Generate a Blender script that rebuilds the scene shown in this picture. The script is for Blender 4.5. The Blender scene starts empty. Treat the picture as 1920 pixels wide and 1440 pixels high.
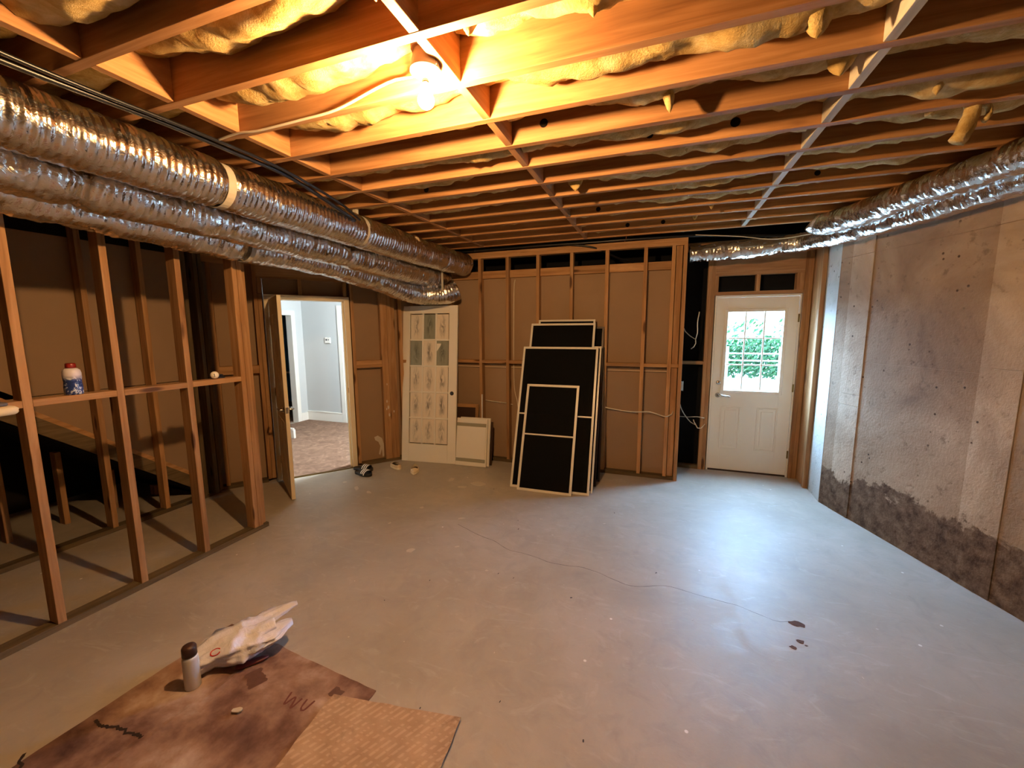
import bpy, bmesh, math, random
from mathutils import Vector, Matrix, noise
random.seed(7)
scene = bpy.context.scene
COL = scene.collection
V = Vector

# ------------------------------------------------------------------ camera
CAM_R = V((0.9408, 0.3387, -0.0044)); CAM_U = V((-0.0400, 0.1242, 0.9914)); CAM_F = V((-0.3364, 0.9327, -0.1302))
CAM_R.normalize(); CAM_F = (CAM_F - CAM_R * CAM_F.dot(CAM_R)).normalized(); CAM_U = CAM_R.cross(CAM_F).normalized()
cd = bpy.data.cameras.new('camera'); cam = bpy.data.objects.new('camera', cd); COL.objects.link(cam)
cd.sensor_fit = 'HORIZONTAL'; cd.sensor_width = 36.0; cd.lens = 768.0 / 1920.0 * 36.0
cd.clip_start = 0.02; cd.clip_end = 200
M = Matrix.Identity(4)
for i in range(3):
    M[i][0] = CAM_R[i]; M[i][1] = CAM_U[i]; M[i][2] = -CAM_F[i]
M[0][3], M[1][3], M[2][3] = 0.0, 0.0, 1.70
cam.matrix_world = M
scene.camera = cam

# ------------------------------------------------------------------ world, sun, exposure
SKY = 3.0; SUN = 250.0; BULB = 4400.0; HALL = 1200.0
w = bpy.data.worlds.new('overcast_sky'); scene.world = w; w.use_nodes = True
bg = w.node_tree.nodes['Background']; bg.inputs[0].default_value = (0.80, 0.90, 1.0, 1); bg.inputs[1].default_value = SKY
sd = bpy.data.lights.new('sun', 'SUN'); sd.energy = SUN; sd.angle = math.radians(112); sd.color = (0.36, 0.63, 1.0)
sun = bpy.data.objects.new('sun', sd); COL.objects.link(sun); sun.location = (0.8, 12, 8)
sun.rotation_euler = V((-0.02, -1.0, -0.50)).to_track_quat('-Z', 'Y').to_euler()
scene.view_settings.view_transform = 'Standard'; scene.view_settings.look = 'None'
scene.view_settings.exposure = 0.0; scene.view_settings.gamma = 1.0; scene.view_settings.use_curve_mapping = False

# ------------------------------------------------------------------ materials
def lin(r, g, b):
    f = lambda c: (c / 255 / 12.92) if c / 255 <= 0.04045 else ((c / 255 + 0.055) / 1.055) ** 2.4
    return (f(r), f(g), f(b), 1)

class NT:
    def __init__(s, name):
        s.m = bpy.data.materials.new(name); s.m.use_nodes = True; s.t = s.m.node_tree; s.n = s.t.nodes
        s.b = s.n['Principled BSDF']; s.out = s.n['Material Output']
    def new(s, typ, **kw):
        nd = s.n.new(typ)
        for k, v in kw.items():
            if hasattr(nd, k) and k not in nd.inputs: setattr(nd, k, v)
            else: nd.inputs[k].default_value = v
        return nd
    def link(s, a, b): s.t.links.new(a, b)
    def coords(s, scale=(1, 1, 1), jitter=True):
        tc = s.new('ShaderNodeTexCoord'); mp = s.new('ShaderNodeMapping'); mp.inputs['Scale'].default_value = scale
        s.link(tc.outputs['Object'], mp.inputs['Vector'])
        if jitter:
            oi = s.new('ShaderNodeObjectInfo'); ml = s.new('ShaderNodeMath', operation='MULTIPLY'); ml.inputs[1].default_value = 37.0
            s.link(oi.outputs['Random'], ml.inputs[0]); cx = s.new('ShaderNodeCombineXYZ')
            for k in range(3): s.link(ml.outputs[0], cx.inputs[k])
            s.link(cx.outputs[0], mp.inputs['Location'])
        return mp.outputs['Vector']
    def noise(s, vec, scale, detail=4, rough=0.55, dist=0.0):
        nd = s.new('ShaderNodeTexNoise'); nd.inputs['Scale'].default_value = scale; nd.inputs['Detail'].default_value = detail
        nd.inputs['Roughness'].default_value = rough; nd.inputs['Distortion'].default_value = dist
        s.link(vec, nd.inputs['Vector']); return nd.outputs['Fac']
    def ramp(s, fac, stops):
        r = s.new('ShaderNodeValToRGB'); e = r.color_ramp.elements
        while len(e) < len(stops): e.new(0.5)
        for el, (p, c) in zip(e, stops): el.position = p; el.color = c
        s.link(fac, r.inputs[0]); return r.outputs[0]
    def mix(s, fac, a, b, blend='MIX'):
        m = s.new('ShaderNodeMix'); m.data_type = 'RGBA'; m.blend_type = blend
        for val, idx in ((fac, 0), (a, 6), (b, 7)):
            if hasattr(val, 'links') or hasattr(val, 'is_linked'): s.link(val, m.inputs[idx])
            else: m.inputs[idx].default_value = val
        return m.outputs[2]
    def base(s, col, rough=0.6, metal=0.0, spec=0.5):
        if hasattr(col, 'is_linked'): s.link(col, s.b.inputs['Base Color'])
        else: s.b.inputs['Base Color'].default_value = col
        s.b.inputs['Roughness'].default_value = rough; s.b.inputs['Metallic'].default_value = metal
        s.b.inputs['Specular IOR Level'].default_value = spec
    def bump(s, h, strength=0.3, dist=0.01):
        bp = s.new('ShaderNodeBump'); bp.inputs['Strength'].default_value = strength; bp.inputs['Distance'].default_value = dist
        s.link(h, bp.inputs['Height']); s.link(bp.outputs[0], s.b.inputs['Normal'])

W1 = (1, 1, 1, 1); K1 = (0, 0, 0, 1)
def g(v): return (v, v, v, 1)

def wood_mat(name, axis, dark, mid, light, knots=True):
    n = NT(name); sc = [26, 26, 26]; sc[axis] = 1.6
    vec = n.coords(tuple(sc))
    f = n.noise(vec, 1.0, 5, 0.6, 0.6)
    col = n.ramp(f, [(0.25, dark), (0.5, mid), (0.75, light)])
    ks = [9, 9, 9]; ks[axis] = 2.2
    if knots:
        kv = n.coords(tuple(ks)); vo = n.new('ShaderNodeTexVoronoi'); vo.inputs['Scale'].default_value = 0.8; n.link(kv, vo.inputs['Vector'])
        k = n.ramp(vo.outputs['Distance'], [(0.09, W1), (0.16, K1)])
        col = n.mix(k, col, (dark[0] * 0.45, dark[1] * 0.4, dark[2] * 0.4, 1))
    # broad board-to-board tone
    oi = n.new('ShaderNodeObjectInfo'); tone = n.ramp(oi.outputs['Random'], [(0, g(0.78)), (1, g(1.12))])
    col = n.mix(1.0, col, tone, 'MULTIPLY')
    n.base(col, 0.7, spec=0.25); n.bump(f, 0.12, 0.004); return n.m

SD, SM, SL = lin(134, 96, 62), lin(168, 126, 84), lin(192, 150, 106)
WOOD = [wood_mat('stud_wood_' + a, i, SD, SM, SL) for i, a in enumerate('xyz')]
JD, JM, JL = lin(134, 92, 56), lin(168, 120, 76), lin(190, 144, 98)
JWOOD = [wood_mat('joist_wood_' + a, i, JD, JM, JL, knots=False) for i, a in enumerate('xyz')]
DW = [wood_mat('damp_and_shaded_wood_' + a, i, lin(70, 58, 40), lin(98, 82, 58), lin(120, 100, 74)) for i, a in enumerate('xyz')]  # plate wood, also used as painted shade on corner studs and stringer

PALEW = [wood_mat('pale_block_wood_' + a, i, lin(170, 160, 142), lin(200, 190, 172), lin(216, 208, 194), knots=False) for i, a in enumerate('xyz')]
def plain(name, col, rough=0.5, metal=0.0, spec=0.5, var=0.0, vs=8.0, bump=0.0, bs=60.0, bd=0.003):
    n = NT(name)
    if var:
        f = n.noise(n.coords(), vs, 4, 0.6)
        c = n.mix(f, tuple(x * (1 - var) for x in col[:3]) + (1,), tuple(min(1, x * (1 + var)) for x in col[:3]) + (1,))
        n.base(c, rough, metal, spec)
    else: n.base(col, rough, metal, spec)
    if bump: n.bump(n.noise(n.coords(), bs, 3, 0.6), bump, bd)
    return n.m

GYP = plain('drywall_back_paper', lin(150, 124, 98), 0.85, var=0.1, vs=3, spec=0.2)
SEAMP = plain('pale_sheet_edge', lin(190, 164, 134), 0.8)
BLACK = plain('black_sheathing', (0.006, 0.006, 0.007, 1), 0.8, spec=0.15, var=0.3, vs=6)
VOID = plain('void_dark_fill', (0.015, 0.012, 0.010, 1), 0.9, spec=0.1)  # near-black colour puts the darkness of unlit cavities into the panels
WHITE = plain('white_door_paint', lin(226, 220, 208), 0.42, var=0.04, vs=3)
CREAM = plain('cream_trim_paint', lin(222, 206, 176), 0.5, var=0.04, vs=3)
GREYDOOR = plain('offwhite_steel_door_paint', lin(226, 222, 206), 0.4, var=0.05, vs=4)
CHROME = plain('brushed_nickel', lin(200, 196, 188), 0.22, 1.0)
BRASS = plain('aged_brass', lin(120, 96, 50), 0.35, 1.0)
ALU = plain('white_aluminium_frame', lin(214, 208, 196), 0.35)
BROWNF = plain('brown_aluminium_frame', lin(60, 40, 28), 0.4)
HALLW = plain('pale_grey_hall_paint', lin(196, 200, 200), 0.7, spec=0.2)
TEAL = plain('dark_teal_paint', lin(90, 140, 165), 0.7, spec=0.2)
TRIMW = plain('white_trim_paint', lin(232, 230, 222), 0.45)
BLKCAB = plain('black_rubber_cable', (0.008, 0.008, 0.009, 1), 0.35)
WIRE = plain('white_cable_jacket', lin(214, 204, 184), 0.5)
COPPER = plain('copper_end', lin(200, 120, 80), 0.35, 1.0)
STRAP = plain('woven_grey_strap', lin(176, 168, 152), 0.8)
DSTRAP = plain('dark_strap', lin(70, 62, 50), 0.7)
STICKER = plain('beige_sticker', lin(226, 200, 160), 0.7)
PORC = plain('white_porcelain', lin(240, 236, 226), 0.2)
BOXM = plain('grey_brown_junction_box', lin(150, 120, 96), 0.55)
RUBBER = plain('black_foam_rubber', (0.010, 0.010, 0.012, 1), 0.55, bump=0.2, bs=90)
STRIPE = plain('white_stripe', lin(238, 236, 230), 0.5)
SHOE = plain('beige_shoe_canvas', lin(216, 196, 164), 0.8, var=0.08, vs=30)
SHOEIN = plain('shoe_lining', lin(84, 62, 46), 0.9)
SOLE = plain('cream_shoe_sole', lin(228, 216, 190), 0.6)
REDP = plain('red_print', lin(200, 40, 40), 0.5)
DRED = plain('dark_red_item', lin(92, 24, 22), 0.5)
CANB = plain('silver_white_can', lin(206, 206, 206), 0.28, 0.15, var=0.05, vs=20)
CANCAP = plain('dark_brown_cap', lin(62, 38, 32), 0.45)
CAPRED = plain('dark_red_cap', lin(130, 26, 18), 0.4)
TORN = plain('torn_cardboard_core', lin(40, 24, 18), 0.9)
DARKPIPE = plain('dark_grey_pipe', lin(52, 46, 42), 0.55)
CLOTH = plain('pale_folded_paper', lin(224, 208, 176), 0.8, var=0.1, vs=30)
TRAY = plain('dark_grey_tray', lin(84, 80, 84), 0.5)
CRACKM = plain('crack_dark', lin(70, 66, 64), 0.9)
RUST = plain('rusty_spall', lin(86, 58, 44), 0.9, var=0.4, vs=40)
CHALK = plain('pale_plaster_splash', lin(196, 186, 170), 0.9, var=0.1, vs=40)
INK = plain('dark_ink', (0.02, 0.02, 0.03, 1), 0.6)
DRINK = plain('faded_print', lin(104, 58, 50), 0.9)
HEDGE = plain('hedge_leaf', lin(70, 118, 74), 0.5, var=0.35, vs=3)
FENCE = plain('pale_fence_metal', lin(200, 206, 206), 0.5)
PATIO = plain('pale_patio_concrete', lin(205, 203, 198), 0.8, var=0.06, vs=2)
SEALDARK = plain('dark_door_sweep', lin(48, 32, 24), 0.7)
GRIMY = plain('dirty_glazing_film', lin(150, 146, 126), 0.35, var=0.12, vs=14)

def floor_mat():
    n = NT('concrete_floor'); v = n.coords(jitter=False)
    a = n.noise(v, 0.9, 6, 0.62, 0.4); b = n.noise(v, 5.5, 5, 0.65, 1.2); c = n.noise(v, 70, 3, 0.6)
    col = n.ramp(a, [(0.3, lin(152, 142, 128)), (0.5, lin(168, 158, 144)), (0.7, lin(182, 172, 159))])
    col = n.mix(n.ramp(b, [(0.30, g(0.35)), (0.50, K1)]), col, lin(140, 132, 124))
    col = n.mix(n.ramp(b, [(0.62, K1), (0.78, g(0.35))]), col, lin(200, 194, 186))
    # trowel streaks
    mp = n.coords((1.6, 3.4, 1), jitter=False); st = n.noise(mp, 1.7, 6, 0.68, 2.6)
    col = n.mix(n.ramp(st, [(0.56, K1), (0.74, g(0.38))]), col, lin(196, 190, 182))
    # paint specks
    vo = n.new('ShaderNodeTexVoronoi'); vo.inputs['Scale'].default_value = 6.5; n.link(v, vo.inputs['Vector'])
    sp = n.ramp(vo.outputs['Distance'], [(0.045, W1), (0.06, K1)])
    gate = n.ramp(a, [(0.5, K1), (0.56, W1)])
    col = n.mix(n.mix(1.0, sp, gate, 'MULTIPLY'), col, lin(226, 222, 214))
    n.base(col, 0.42, spec=0.5)
    rr = n.ramp(b, [(0.3, g(0.46)), (0.7, g(0.60))]); n.link(rr, n.b.inputs['Roughness'])
    h = n.mix(0.25, b, c); n.bump(h, 0.25, 0.006); return n.m
FLOOR = floor_mat()

def wall_conc(name, lo, mid, hi, stain=True):
    n = NT(name); gm = n.new('ShaderNodeNewGeometry'); v = gm.outputs['Position']
    a = n.noise(v, 1.3, 6, 0.6, 0.5); b = n.noise(v, 14, 5, 0.65); c = n.noise(v, 60, 3, 0.6)
    col = n.ramp(a, [(0.3, lo), (0.5, mid), (0.72, hi)])
    col = n.mix(n.ramp(b, [(0.30, g(0.55)), (0.42, K1)]), col, tuple(x * 0.6 for x in lo[:3]) + (1,))
    # pock marks
    vo = n.new('ShaderNodeTexVoronoi'); vo.inputs['Scale'].default_value = 11; n.link(v, vo.inputs['Vector'])
    dens = n.noise(v, 2.2, 3, 0.5)
    th = n.ramp(vo.outputs['Distance'], [(0.07, W1), (0.12, K1)])
    pk = n.mix(1.0, th, n.ramp(dens, [(0.48, K1), (0.6, W1)]), 'MULTIPLY')
    col = n.mix(pk, col, lin(66, 52, 40))
    if stain:   # damp stain with a ragged upper edge near the foot of the wall
        sx = n.new('ShaderNodeSeparateXYZ'); n.link(v, sx.inputs[0])
        e = n.noise(v, 2.4, 6, 0.7, 0.6); ad = n.new('ShaderNodeMath', operation='MULTIPLY_ADD'); ad.inputs[1].default_value = -1.0
        n.link(e, ad.inputs[0]); n.link(sx.outputs['Z'], ad.inputs[2])
        sf = n.ramp(ad.outputs[0], [(0.0, W1), (0.04, W1), (0.07, K1)])
        sx2 = n.new('ShaderNodeMath', operation='MULTIPLY_ADD'); sx2.inputs[1].default_value = 1.0; sx2.inputs[2].default_value = 0.16
        n.link(ad.outputs[0], sx2.inputs[0])
        sf = n.ramp(sx2.outputs[0], [(0.0, W1), (0.03, g(0.9)), (0.07, K1)])
        sc = n.ramp(b, [(0.35, lin(74, 56, 42)), (0.65, lin(122, 102, 82))])
        col = n.mix(sf, col, sc)
    n.base(col, 0.85, spec=0.2); n.bump(n.mix(0.4, b, c), 0.6, 0.010); return n.m
CONC = wall_conc('cast_concrete', lin(122, 101, 82), lin(154, 133, 110), lin(180, 160, 136))
CONC2 = wall_conc('cast_concrete_pale', lin(142, 122, 102), lin(176, 157, 134), lin(204, 187, 164))
CONCW = wall_conc('whitewashed_concrete', lin(166, 164, 156), lin(186, 184, 176), lin(200, 198, 190), stain=False)

def foil_mat():
    n = NT('duct_foil'); v = n.coords()
    a = n.noise(v, 15, 3, 0.6, 0.8); b = n.noise(v, 60, 3, 0.6)
    n.base(lin(222, 218, 212), 0.2, 1.0)
    n.link(n.ramp(a, [(0.3, g(0.12)), (0.7, g(0.28))]), n.b.inputs['Roughness'])
    n.bump(n.mix(0.2, a, b), 0.5, 0.016); return n.m
FOIL = foil_mat()

def insul_mat():
    n = NT('yellow_fibreglass'); v = n.coords()
    a = n.noise(v, 9, 6, 0.65, 0.8); b = n.noise(v, 120, 4, 0.7)
    n.base(n.ramp(a, [(0.3, lin(158, 126, 70)), (0.5, lin(194, 164, 104)), (0.72, lin(222, 202, 152))]), 0.95, spec=0.1)
    n.bump(n.mix(0.5, a, b), 0.6, 0.02); return n.m
INSUL = insul_mat()
def carpet_mat():
    n = NT('brown_carpet'); v = n.coords(jitter=False)
    a = n.noise(v, 7, 5, 0.65, 1.5); b = n.noise(v, 300, 3, 0.7)
    n.base(n.ramp(a, [(0.3, lin(104, 80, 66)), (0.55, lin(134, 106, 88)), (0.75, lin(158, 130, 110))]), 0.95, spec=0.05)
    n.bump(n.mix(0.5, a, b), 0.6, 0.02); return n.m
CARPET = carpet_mat()
def card_mat(name, printed):
    n = NT(name); v = n.coords(jitter=False)
    a = n.noise(v, 3.2, 6, 0.65, 0.6); b = n.noise(v, 9, 5, 0.6)
    if printed: col = n.ramp(b, [(0.3, lin(158, 130, 104)), (0.7, lin(184, 156, 128))])
    else: a = n.noise(v, 2.6, 6, 0.6, 0.15); col = n.ramp(a, [(0.32, lin(70, 48, 44)), (0.43, lin(116, 88, 76)), (0.53, lin(152, 124, 108)), (0.66, lin(192, 172, 162))])
    if printed:
        mp = n.new('ShaderNodeMapping'); mp.inputs['Rotation'].default_value = (0, 0, math.radians(28)); n.link(v, mp.inputs[0])
        wv = n.new('ShaderNodeTexWave'); wv.inputs['Scale'].default_value = 11.0; n.link(mp.outputs[0], wv.inputs['Vector'])
        sc = n.new('ShaderNodeMapping'); sc.inputs['Rotation'].default_value = (0, 0, math.radians(28)); sc.inputs['Scale'].default_value = (9, 60, 1); n.link(v, sc.inputs[0])
        tx = n.noise(sc.outputs[0], 1.0, 2, 0.5)
        msk = n.mix(1.0, n.ramp(wv.outputs['Fac'], [(0.6, K1), (0.75, g(0.32))]), n.ramp(tx, [(0.45, K1), (0.5, W1)]), 'MULTIPLY')
        col = n.mix(msk, col, lin(214, 188, 160))
        col = n.mix(n.ramp(a, [(0.30, g(0.85)), (0.44, K1)]), col, lin(100, 76, 62))
    n.base(col, 0.85, spec=0.2); n.bump(b, 0.15, 0.004); return n.m
CARD1 = card_mat('stained_cardboard', False); CARD2 = card_mat('printed_cardboard', True)

def screen_mat():
    n = NT('black_insect_mesh'); n.base((0.004, 0.004, 0.004, 1), 0.7, spec=0.06); n.b.inputs['Alpha'].default_value = 0.90; return n.m
SCREEN = screen_mat()
def glass_mat(name='door_glass', tint=(0.97, 0.99, 0.99, 1)):
    n = NT(name); n.n.remove(n.b)
    tr = n.new('ShaderNodeBsdfTransparent'); tr.inputs[0].default_value = tint
    gl = n.new('ShaderNodeBsdfGlossy'); gl.inputs['Roughness'].default_value = 0.03
    mx = n.new('ShaderNodeMixShader'); mx.inputs[0].default_value = 0.06
    n.link(tr.outputs[0], mx.inputs[1]); n.link(gl.outputs[0], mx.inputs[2]); n.link(mx.outputs[0], n.out.inputs[0]); return n.m
GLASS = glass_mat()
def bulb_mat():
    n = NT('lit_bulb_glass'); n.base((1, 0.8, 0.5, 1), 0.4)
    n.b.inputs['Emission Color'].default_value = (1.0, 0.58, 0.245, 1); n.b.inputs['Emission Strength'].default_value = BULB; return n.m
BULBM = bulb_mat()
def bag_mat():
    n = NT('white_plastic_film'); n.base(lin(238, 238, 255), 0.25); n.b.inputs['Alpha'].default_value = 0.90
    n.b.inputs['Subsurface Weight'].default_value = 0.0
    n.bump(n.noise(n.coords(), 30, 4, 0.6, 1.0), 0.4, 0.01); return n.m
BAG = bag_mat()
def bottle_mat():
    n = NT('blue_white_bottle_print'); v = n.coords(jitter=False)
    a = n.noise(v, 26, 4, 0.6, 2.5); col = n.ramp(a, [(0.4, lin(30, 50, 108)), (0.52, lin(46, 72, 138)), (0.58, lin(206, 214, 226))])
    sx = n.new('ShaderNodeSeparateXYZ'); n.link(v, sx.inputs[0])
    up = n.ramp(sx.outputs['Z'], [(0.085, K1), (0.115, W1)]); col = n.mix(up, col, lin(214, 208, 212))
    n.base(col, 0.3); return n.m
BOTTLE = bottle_mat()
def pane_mat(name, base, smear):
    n = NT(name); v = n.coords((26, 26, 9)); tc = n.new('ShaderNodeTexCoord')
    mp = n.new('ShaderNodeMapping'); mp.inputs['Location'].default_value = (-0.5, 0, -0.5); n.link(tc.outputs['Generated'], mp.inputs[0])
    mp2 = n.new('ShaderNodeMapping'); mp2.inputs['Scale'].default_value = (2.6, 0.01, 1.6); n.link(mp.outputs[0], mp2.inputs[0])
    gr = n.new('ShaderNodeTexGradient', gradient_type='SPHERICAL'); n.link(mp2.outputs[0], gr.inputs[0])
    f = n.noise(v, 1.0, 4, 0.6, 1.0)
    m = n.mix(1.0, n.ramp(gr.outputs['Fac'], [(0.1, K1), (0.8, W1)]), n.ramp(f, [(0.42, K1), (0.6, g(0.85))]), 'MULTIPLY')
    n.base(n.mix(m, base, smear), 0.4); return n.m
PANEW = pane_mat('paint_smeared_pane', lin(220, 208, 190), lin(96, 88, 80))
PANEG = pane_mat('bare_glass_pane', lin(138, 140, 126), lin(80, 78, 70))

# ------------------------------------------------------------------ mesh helpers
def tag(o, label=None, cat=None, group=None, kind=None):
    if label: o['label'] = label
    if cat: o['category'] = cat
    if group: o['group'] = group
    if kind: o['kind'] = kind
    return o
def link(name, me, parent=None, loc=(0, 0, 0), rot=(0, 0, 0)):
    o = bpy.data.objects.new(name, me); COL.objects.link(o); o.location = loc; o.rotation_euler = rot
    if parent is not None: o.parent = parent
    return o
def empty(name, loc=(0, 0, 0), rotz=0.0, **kw):
    o = link(name, None, None, loc, (0, 0, rotz)); o.empty_display_size = 0.1; tag(o, **kw); return o
def from_bm(name, bm, mat, smooth=False):
    me = bpy.data.meshes.new(name); bm.normal_update(); bm.to_mesh(me); bm.free()
    if mat is not None: me.materials.append(mat)
    if smooth:
        for p in me.polygons: p.use_smooth = True
    return me
def pymesh(name, vs, fs, mat, parent=None, loc=(0, 0, 0), smooth=False, rot=(0, 0, 0)):
    me = bpy.data.meshes.new(name); me.from_pydata([tuple(v) for v in vs], [], fs); me.materials.append(mat)
    if smooth:
        for p in me.polygons: p.use_smooth = True
    me.update(); return link(name, me, parent, loc, rot)
_cache = {}
def boxmesh(name, d, mat, bev):
    key = (round(d[0], 4), round(d[1], 4), round(d[2], 4), mat.name, bev)
    if key not in _cache:
        bm = bmesh.new(); bmesh.ops.create_cube(bm, size=1.0)
        for v in bm.verts: v.co = V((v.co.x * d[0], v.co.y * d[1], v.co.z * d[2]))
        if bev: bmesh.ops.bevel(bm, geom=bm.edges[:], offset=min(bev, min(d) * 0.3), segments=1, affect='EDGES')
        _cache[key] = from_bm(name, bm, mat)
    return _cache[key]
def box(name, lo, hi, mat, parent=None, bev=0.0015, rot=(0, 0, 0)):
    lo, hi = V(lo), V(hi); d = hi - lo; c = (lo + hi) / 2
    if isinstance(mat, list): mat = mat[max(range(3), key=lambda i: abs(d[i]))]
    return link(name, boxmesh(name, d, mat, bev), parent, c, rot)
def prism(name, poly, z0, z1, mat, parent=None, loc=(0, 0, 0)):
    n = len(poly); vs = [(x, y, z0) for x, y in poly] + [(x, y, z1) for x, y in poly]
    fs = [tuple(range(n - 1, -1, -1)), tuple(range(n, 2 * n))] + [(i, (i + 1) % n, (i + 1) % n + n, i + n) for i in range(n)]
    o = pymesh(name, vs, fs, mat, parent, loc)
    bm = bmesh.new(); bm.from_mesh(o.data); bmesh.ops.recalc_face_normals(bm, faces=bm.faces[:]); bm.to_mesh(o.data); bm.free(); return o
def catmull(pts, step):
    pts = [V(p) for p in pts]; out = []
    P = [pts[0] * 2 - pts[1]] + pts + [pts[-1] * 2 - pts[-2]]
    for i in range(1, len(P) - 2):
        a, b, c, d = P[i - 1], P[i], P[i + 1], P[i + 2]; k = max(1, int((c - b).length / step))
        for j in range(k):
            t = j / k
            out.append(0.5 * ((2 * b) + (c - a) * t + (2 * a - 5 * b + 4 * c - d) * t * t + (3 * b - a - 3 * c + d) * t ** 3))
    out.append(pts[-1]); return out
def tube_geo(path, rad, seg=8, caps=True):
    vs, fs = [], []; up = V((0, 0, 1)); prev = None; L = 0.0
    for i, p in enumerate(path):
        t = (path[min(i + 1, len(path) - 1)] - path[max(i - 1, 0)]).normalized()
        if prev is None:
            nrm = (up - t * up.dot(t))
            if nrm.length < 0.1: nrm = V((1, 0, 0)) - t * t.x
        else: nrm = prev - t * prev.dot(t)
        nrm.normalize(); prev = nrm; bn = t.cross(nrm)
        if i: L += (p - path[i - 1]).length
        for k in range(seg):
            a = 2 * math.pi * k / seg; r = rad(L, a, p) if callable(rad) else rad
            vs.append(p + nrm * (math.cos(a) * r) + bn * (math.sin(a) * r))
    for i in range(len(path) - 1):
        for k in range(seg):
            fs.append((i * seg + k, i * seg + (k + 1) % seg, (i + 1) * seg + (k + 1) % seg, (i + 1) * seg + k))
    if caps:
        fs.append(tuple(range(seg - 1, -1, -1))); fs.append(tuple((len(path) - 1) * seg + k for k in range(seg)))
    return vs, fs
def tube(name, pts, rad, mat, parent=None, seg=8, step=0.04):
    vs, fs = tube_geo(catmull(pts, step), rad, seg); return pymesh(name, vs, fs, mat, parent, smooth=True)
def lathe(name, prof, mat, parent=None, loc=(0, 0, 0), seg=24, rot=(0, 0, 0)):
    vs, fs = [], []
    for r, z in prof:
        for k in range(seg):
            a = 2 * math.pi * k / seg; vs.append((r * math.cos(a), r * math.sin(a), z))
    for i in range(len(prof) - 1):
        for k in range(seg):
            fs.append((i * seg + k, i * seg + (k + 1) % seg, (i + 1) * seg + (k + 1) % seg, (i + 1) * seg + k))
    fs.append(tuple(range(seg - 1, -1, -1))); fs.append(tuple((len(prof) - 1) * seg + k for k in range(seg)))
    return pymesh(name, vs, fs, mat, parent, loc, True, rot)
def nz(x, y, z=0.0): return noise.noise(V((x, y, z)))

# ================================================================== SETTING
ZJ = 2.69; JD_ = 0.235; ZC = ZJ + JD_          # joist underside, joist depth, subfloor underside
WR0 = V((1.536, 4.668, 0)); WRD = V((0.3096, -0.9509, 0)); WRN = V((-0.9509, -0.3096, 0))   # right wall: start, run, normal to the room
YB = 4.82                                     # face of the back stud wall
XL = -3.18                                    # face of the left stud partition

fl = pymesh('floor', [(-8.6, -3.4, 0), (4.6, -3.4, 0), (4.6, 5.5, 0), (-8.6, 7.6, 0), (-8.6, -3.4, -.1), (4.6, -3.4, -.1), (4.6, 5.5, -.1), (-8.6, 7.6, -.1)],
            [(0, 1, 2, 3), (7, 6, 5, 4), (0, 4, 5, 1), (1, 5, 6, 2), (2, 6, 7, 3), (3, 7, 4, 0)], FLOOR)
tag(fl, 'bare grey concrete basement floor with a long hairline crack', kind='structure')
# crack
ck = [(-1.62, 3.06), (-1.41, 2.965), (-1.2, 2.90), (-1.06, 2.816), (-0.85, 2.79), (-0.662, 2.746), (-0.43, 2.762), (-0.25, 2.70), (-0.09, 2.66), (0.1, 2.74), (0.3, 2.70), (0.51, 2.673), (0.69, 2.60), (0.78, 2.62)]
cp = catmull([(x, y, 0.0006) for x, y in ck], 0.03); vs, fs = [], []
for i, p in enumerate(cp):
    j = 0.012 * nz(p.x * 9, p.y * 9, 3); ww = 0.0016 + 0.001 * nz(p.x * 20, 1.3)
    vs += [(p.x, p.y + j - ww, 0.0006), (p.x, p.y + j + ww, 0.0006)]
    if i: fs.append((2 * i - 2, 2 * i - 1, 2 * i + 1, 2 * i))
pymesh('floor_crack', vs, fs, CRACKM, fl)
def blot(name, x, y, rx, ry, mat, parent, seed, z=0.001, a0=0.0, nv=18, th=0.0012):
    ring = []
    for k in range(nv):
        a = 2 * math.pi * k / nv; r = 1 + 0.45 * nz(math.cos(a) * 1.7 + seed, math.sin(a) * 1.7, seed)
        px, py = rx * r * math.cos(a), ry * r * math.sin(a)
        ring.append((x + px * math.cos(a0) - py * math.sin(a0), y + px * math.sin(a0) + py * math.cos(a0)))
    return prism(name, ring, z - th, z, mat, parent)
for i, (x, y, rx, ry) in enumerate([(0.817, 2.608, .045, .022), (0.788, 2.455, .02, .013), (0.74, 2.393, .016, .012), (0.81, 2.43, .007, .005)]): blot('rusty_chip', x, y, rx, ry, RUST, fl, i * 3.1, 0.0022)
for i, (x, y, rx, ry) in enumerate([(-1.858, 4.003, .09, .05), (-1.98, 3.86, .05, .025), (-1.641, 3.177, .03, .015), (-2.11, 3.254, .02, .02), (-2.205, 2.881, .015, .012), (-1.766, 2.553, .03, .03),
                                    (-2.2, 4.02, .05, .03), (-3.3, 3.55, .03, .02), (-3.05, 3.45, .06, .02), (-2.85, 3.4, .04, .02), (-1.1, 2.5, .012, .01), (-0.95, 3.4, .02, .01), (-0.4, 3.5, .015, .01), (-1.45, 2.72, .02, .012)]):
    blot('plaster_splash', x, y, rx, ry, CHALK, fl, 20 + i * 2.7, 0.0014, 0.3 * i)
for i in range(26):
    x = random.uniform(-1.8, 1.4); y = random.uniform(1.4, 4.2)
    blot('grit', x, y, random.uniform(.003, .009), random.uniform(.002, .004), INK if i % 2 else CHALK, fl, i * 1.7, 0.0016, random.uniform(0, 3), 8)

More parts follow.
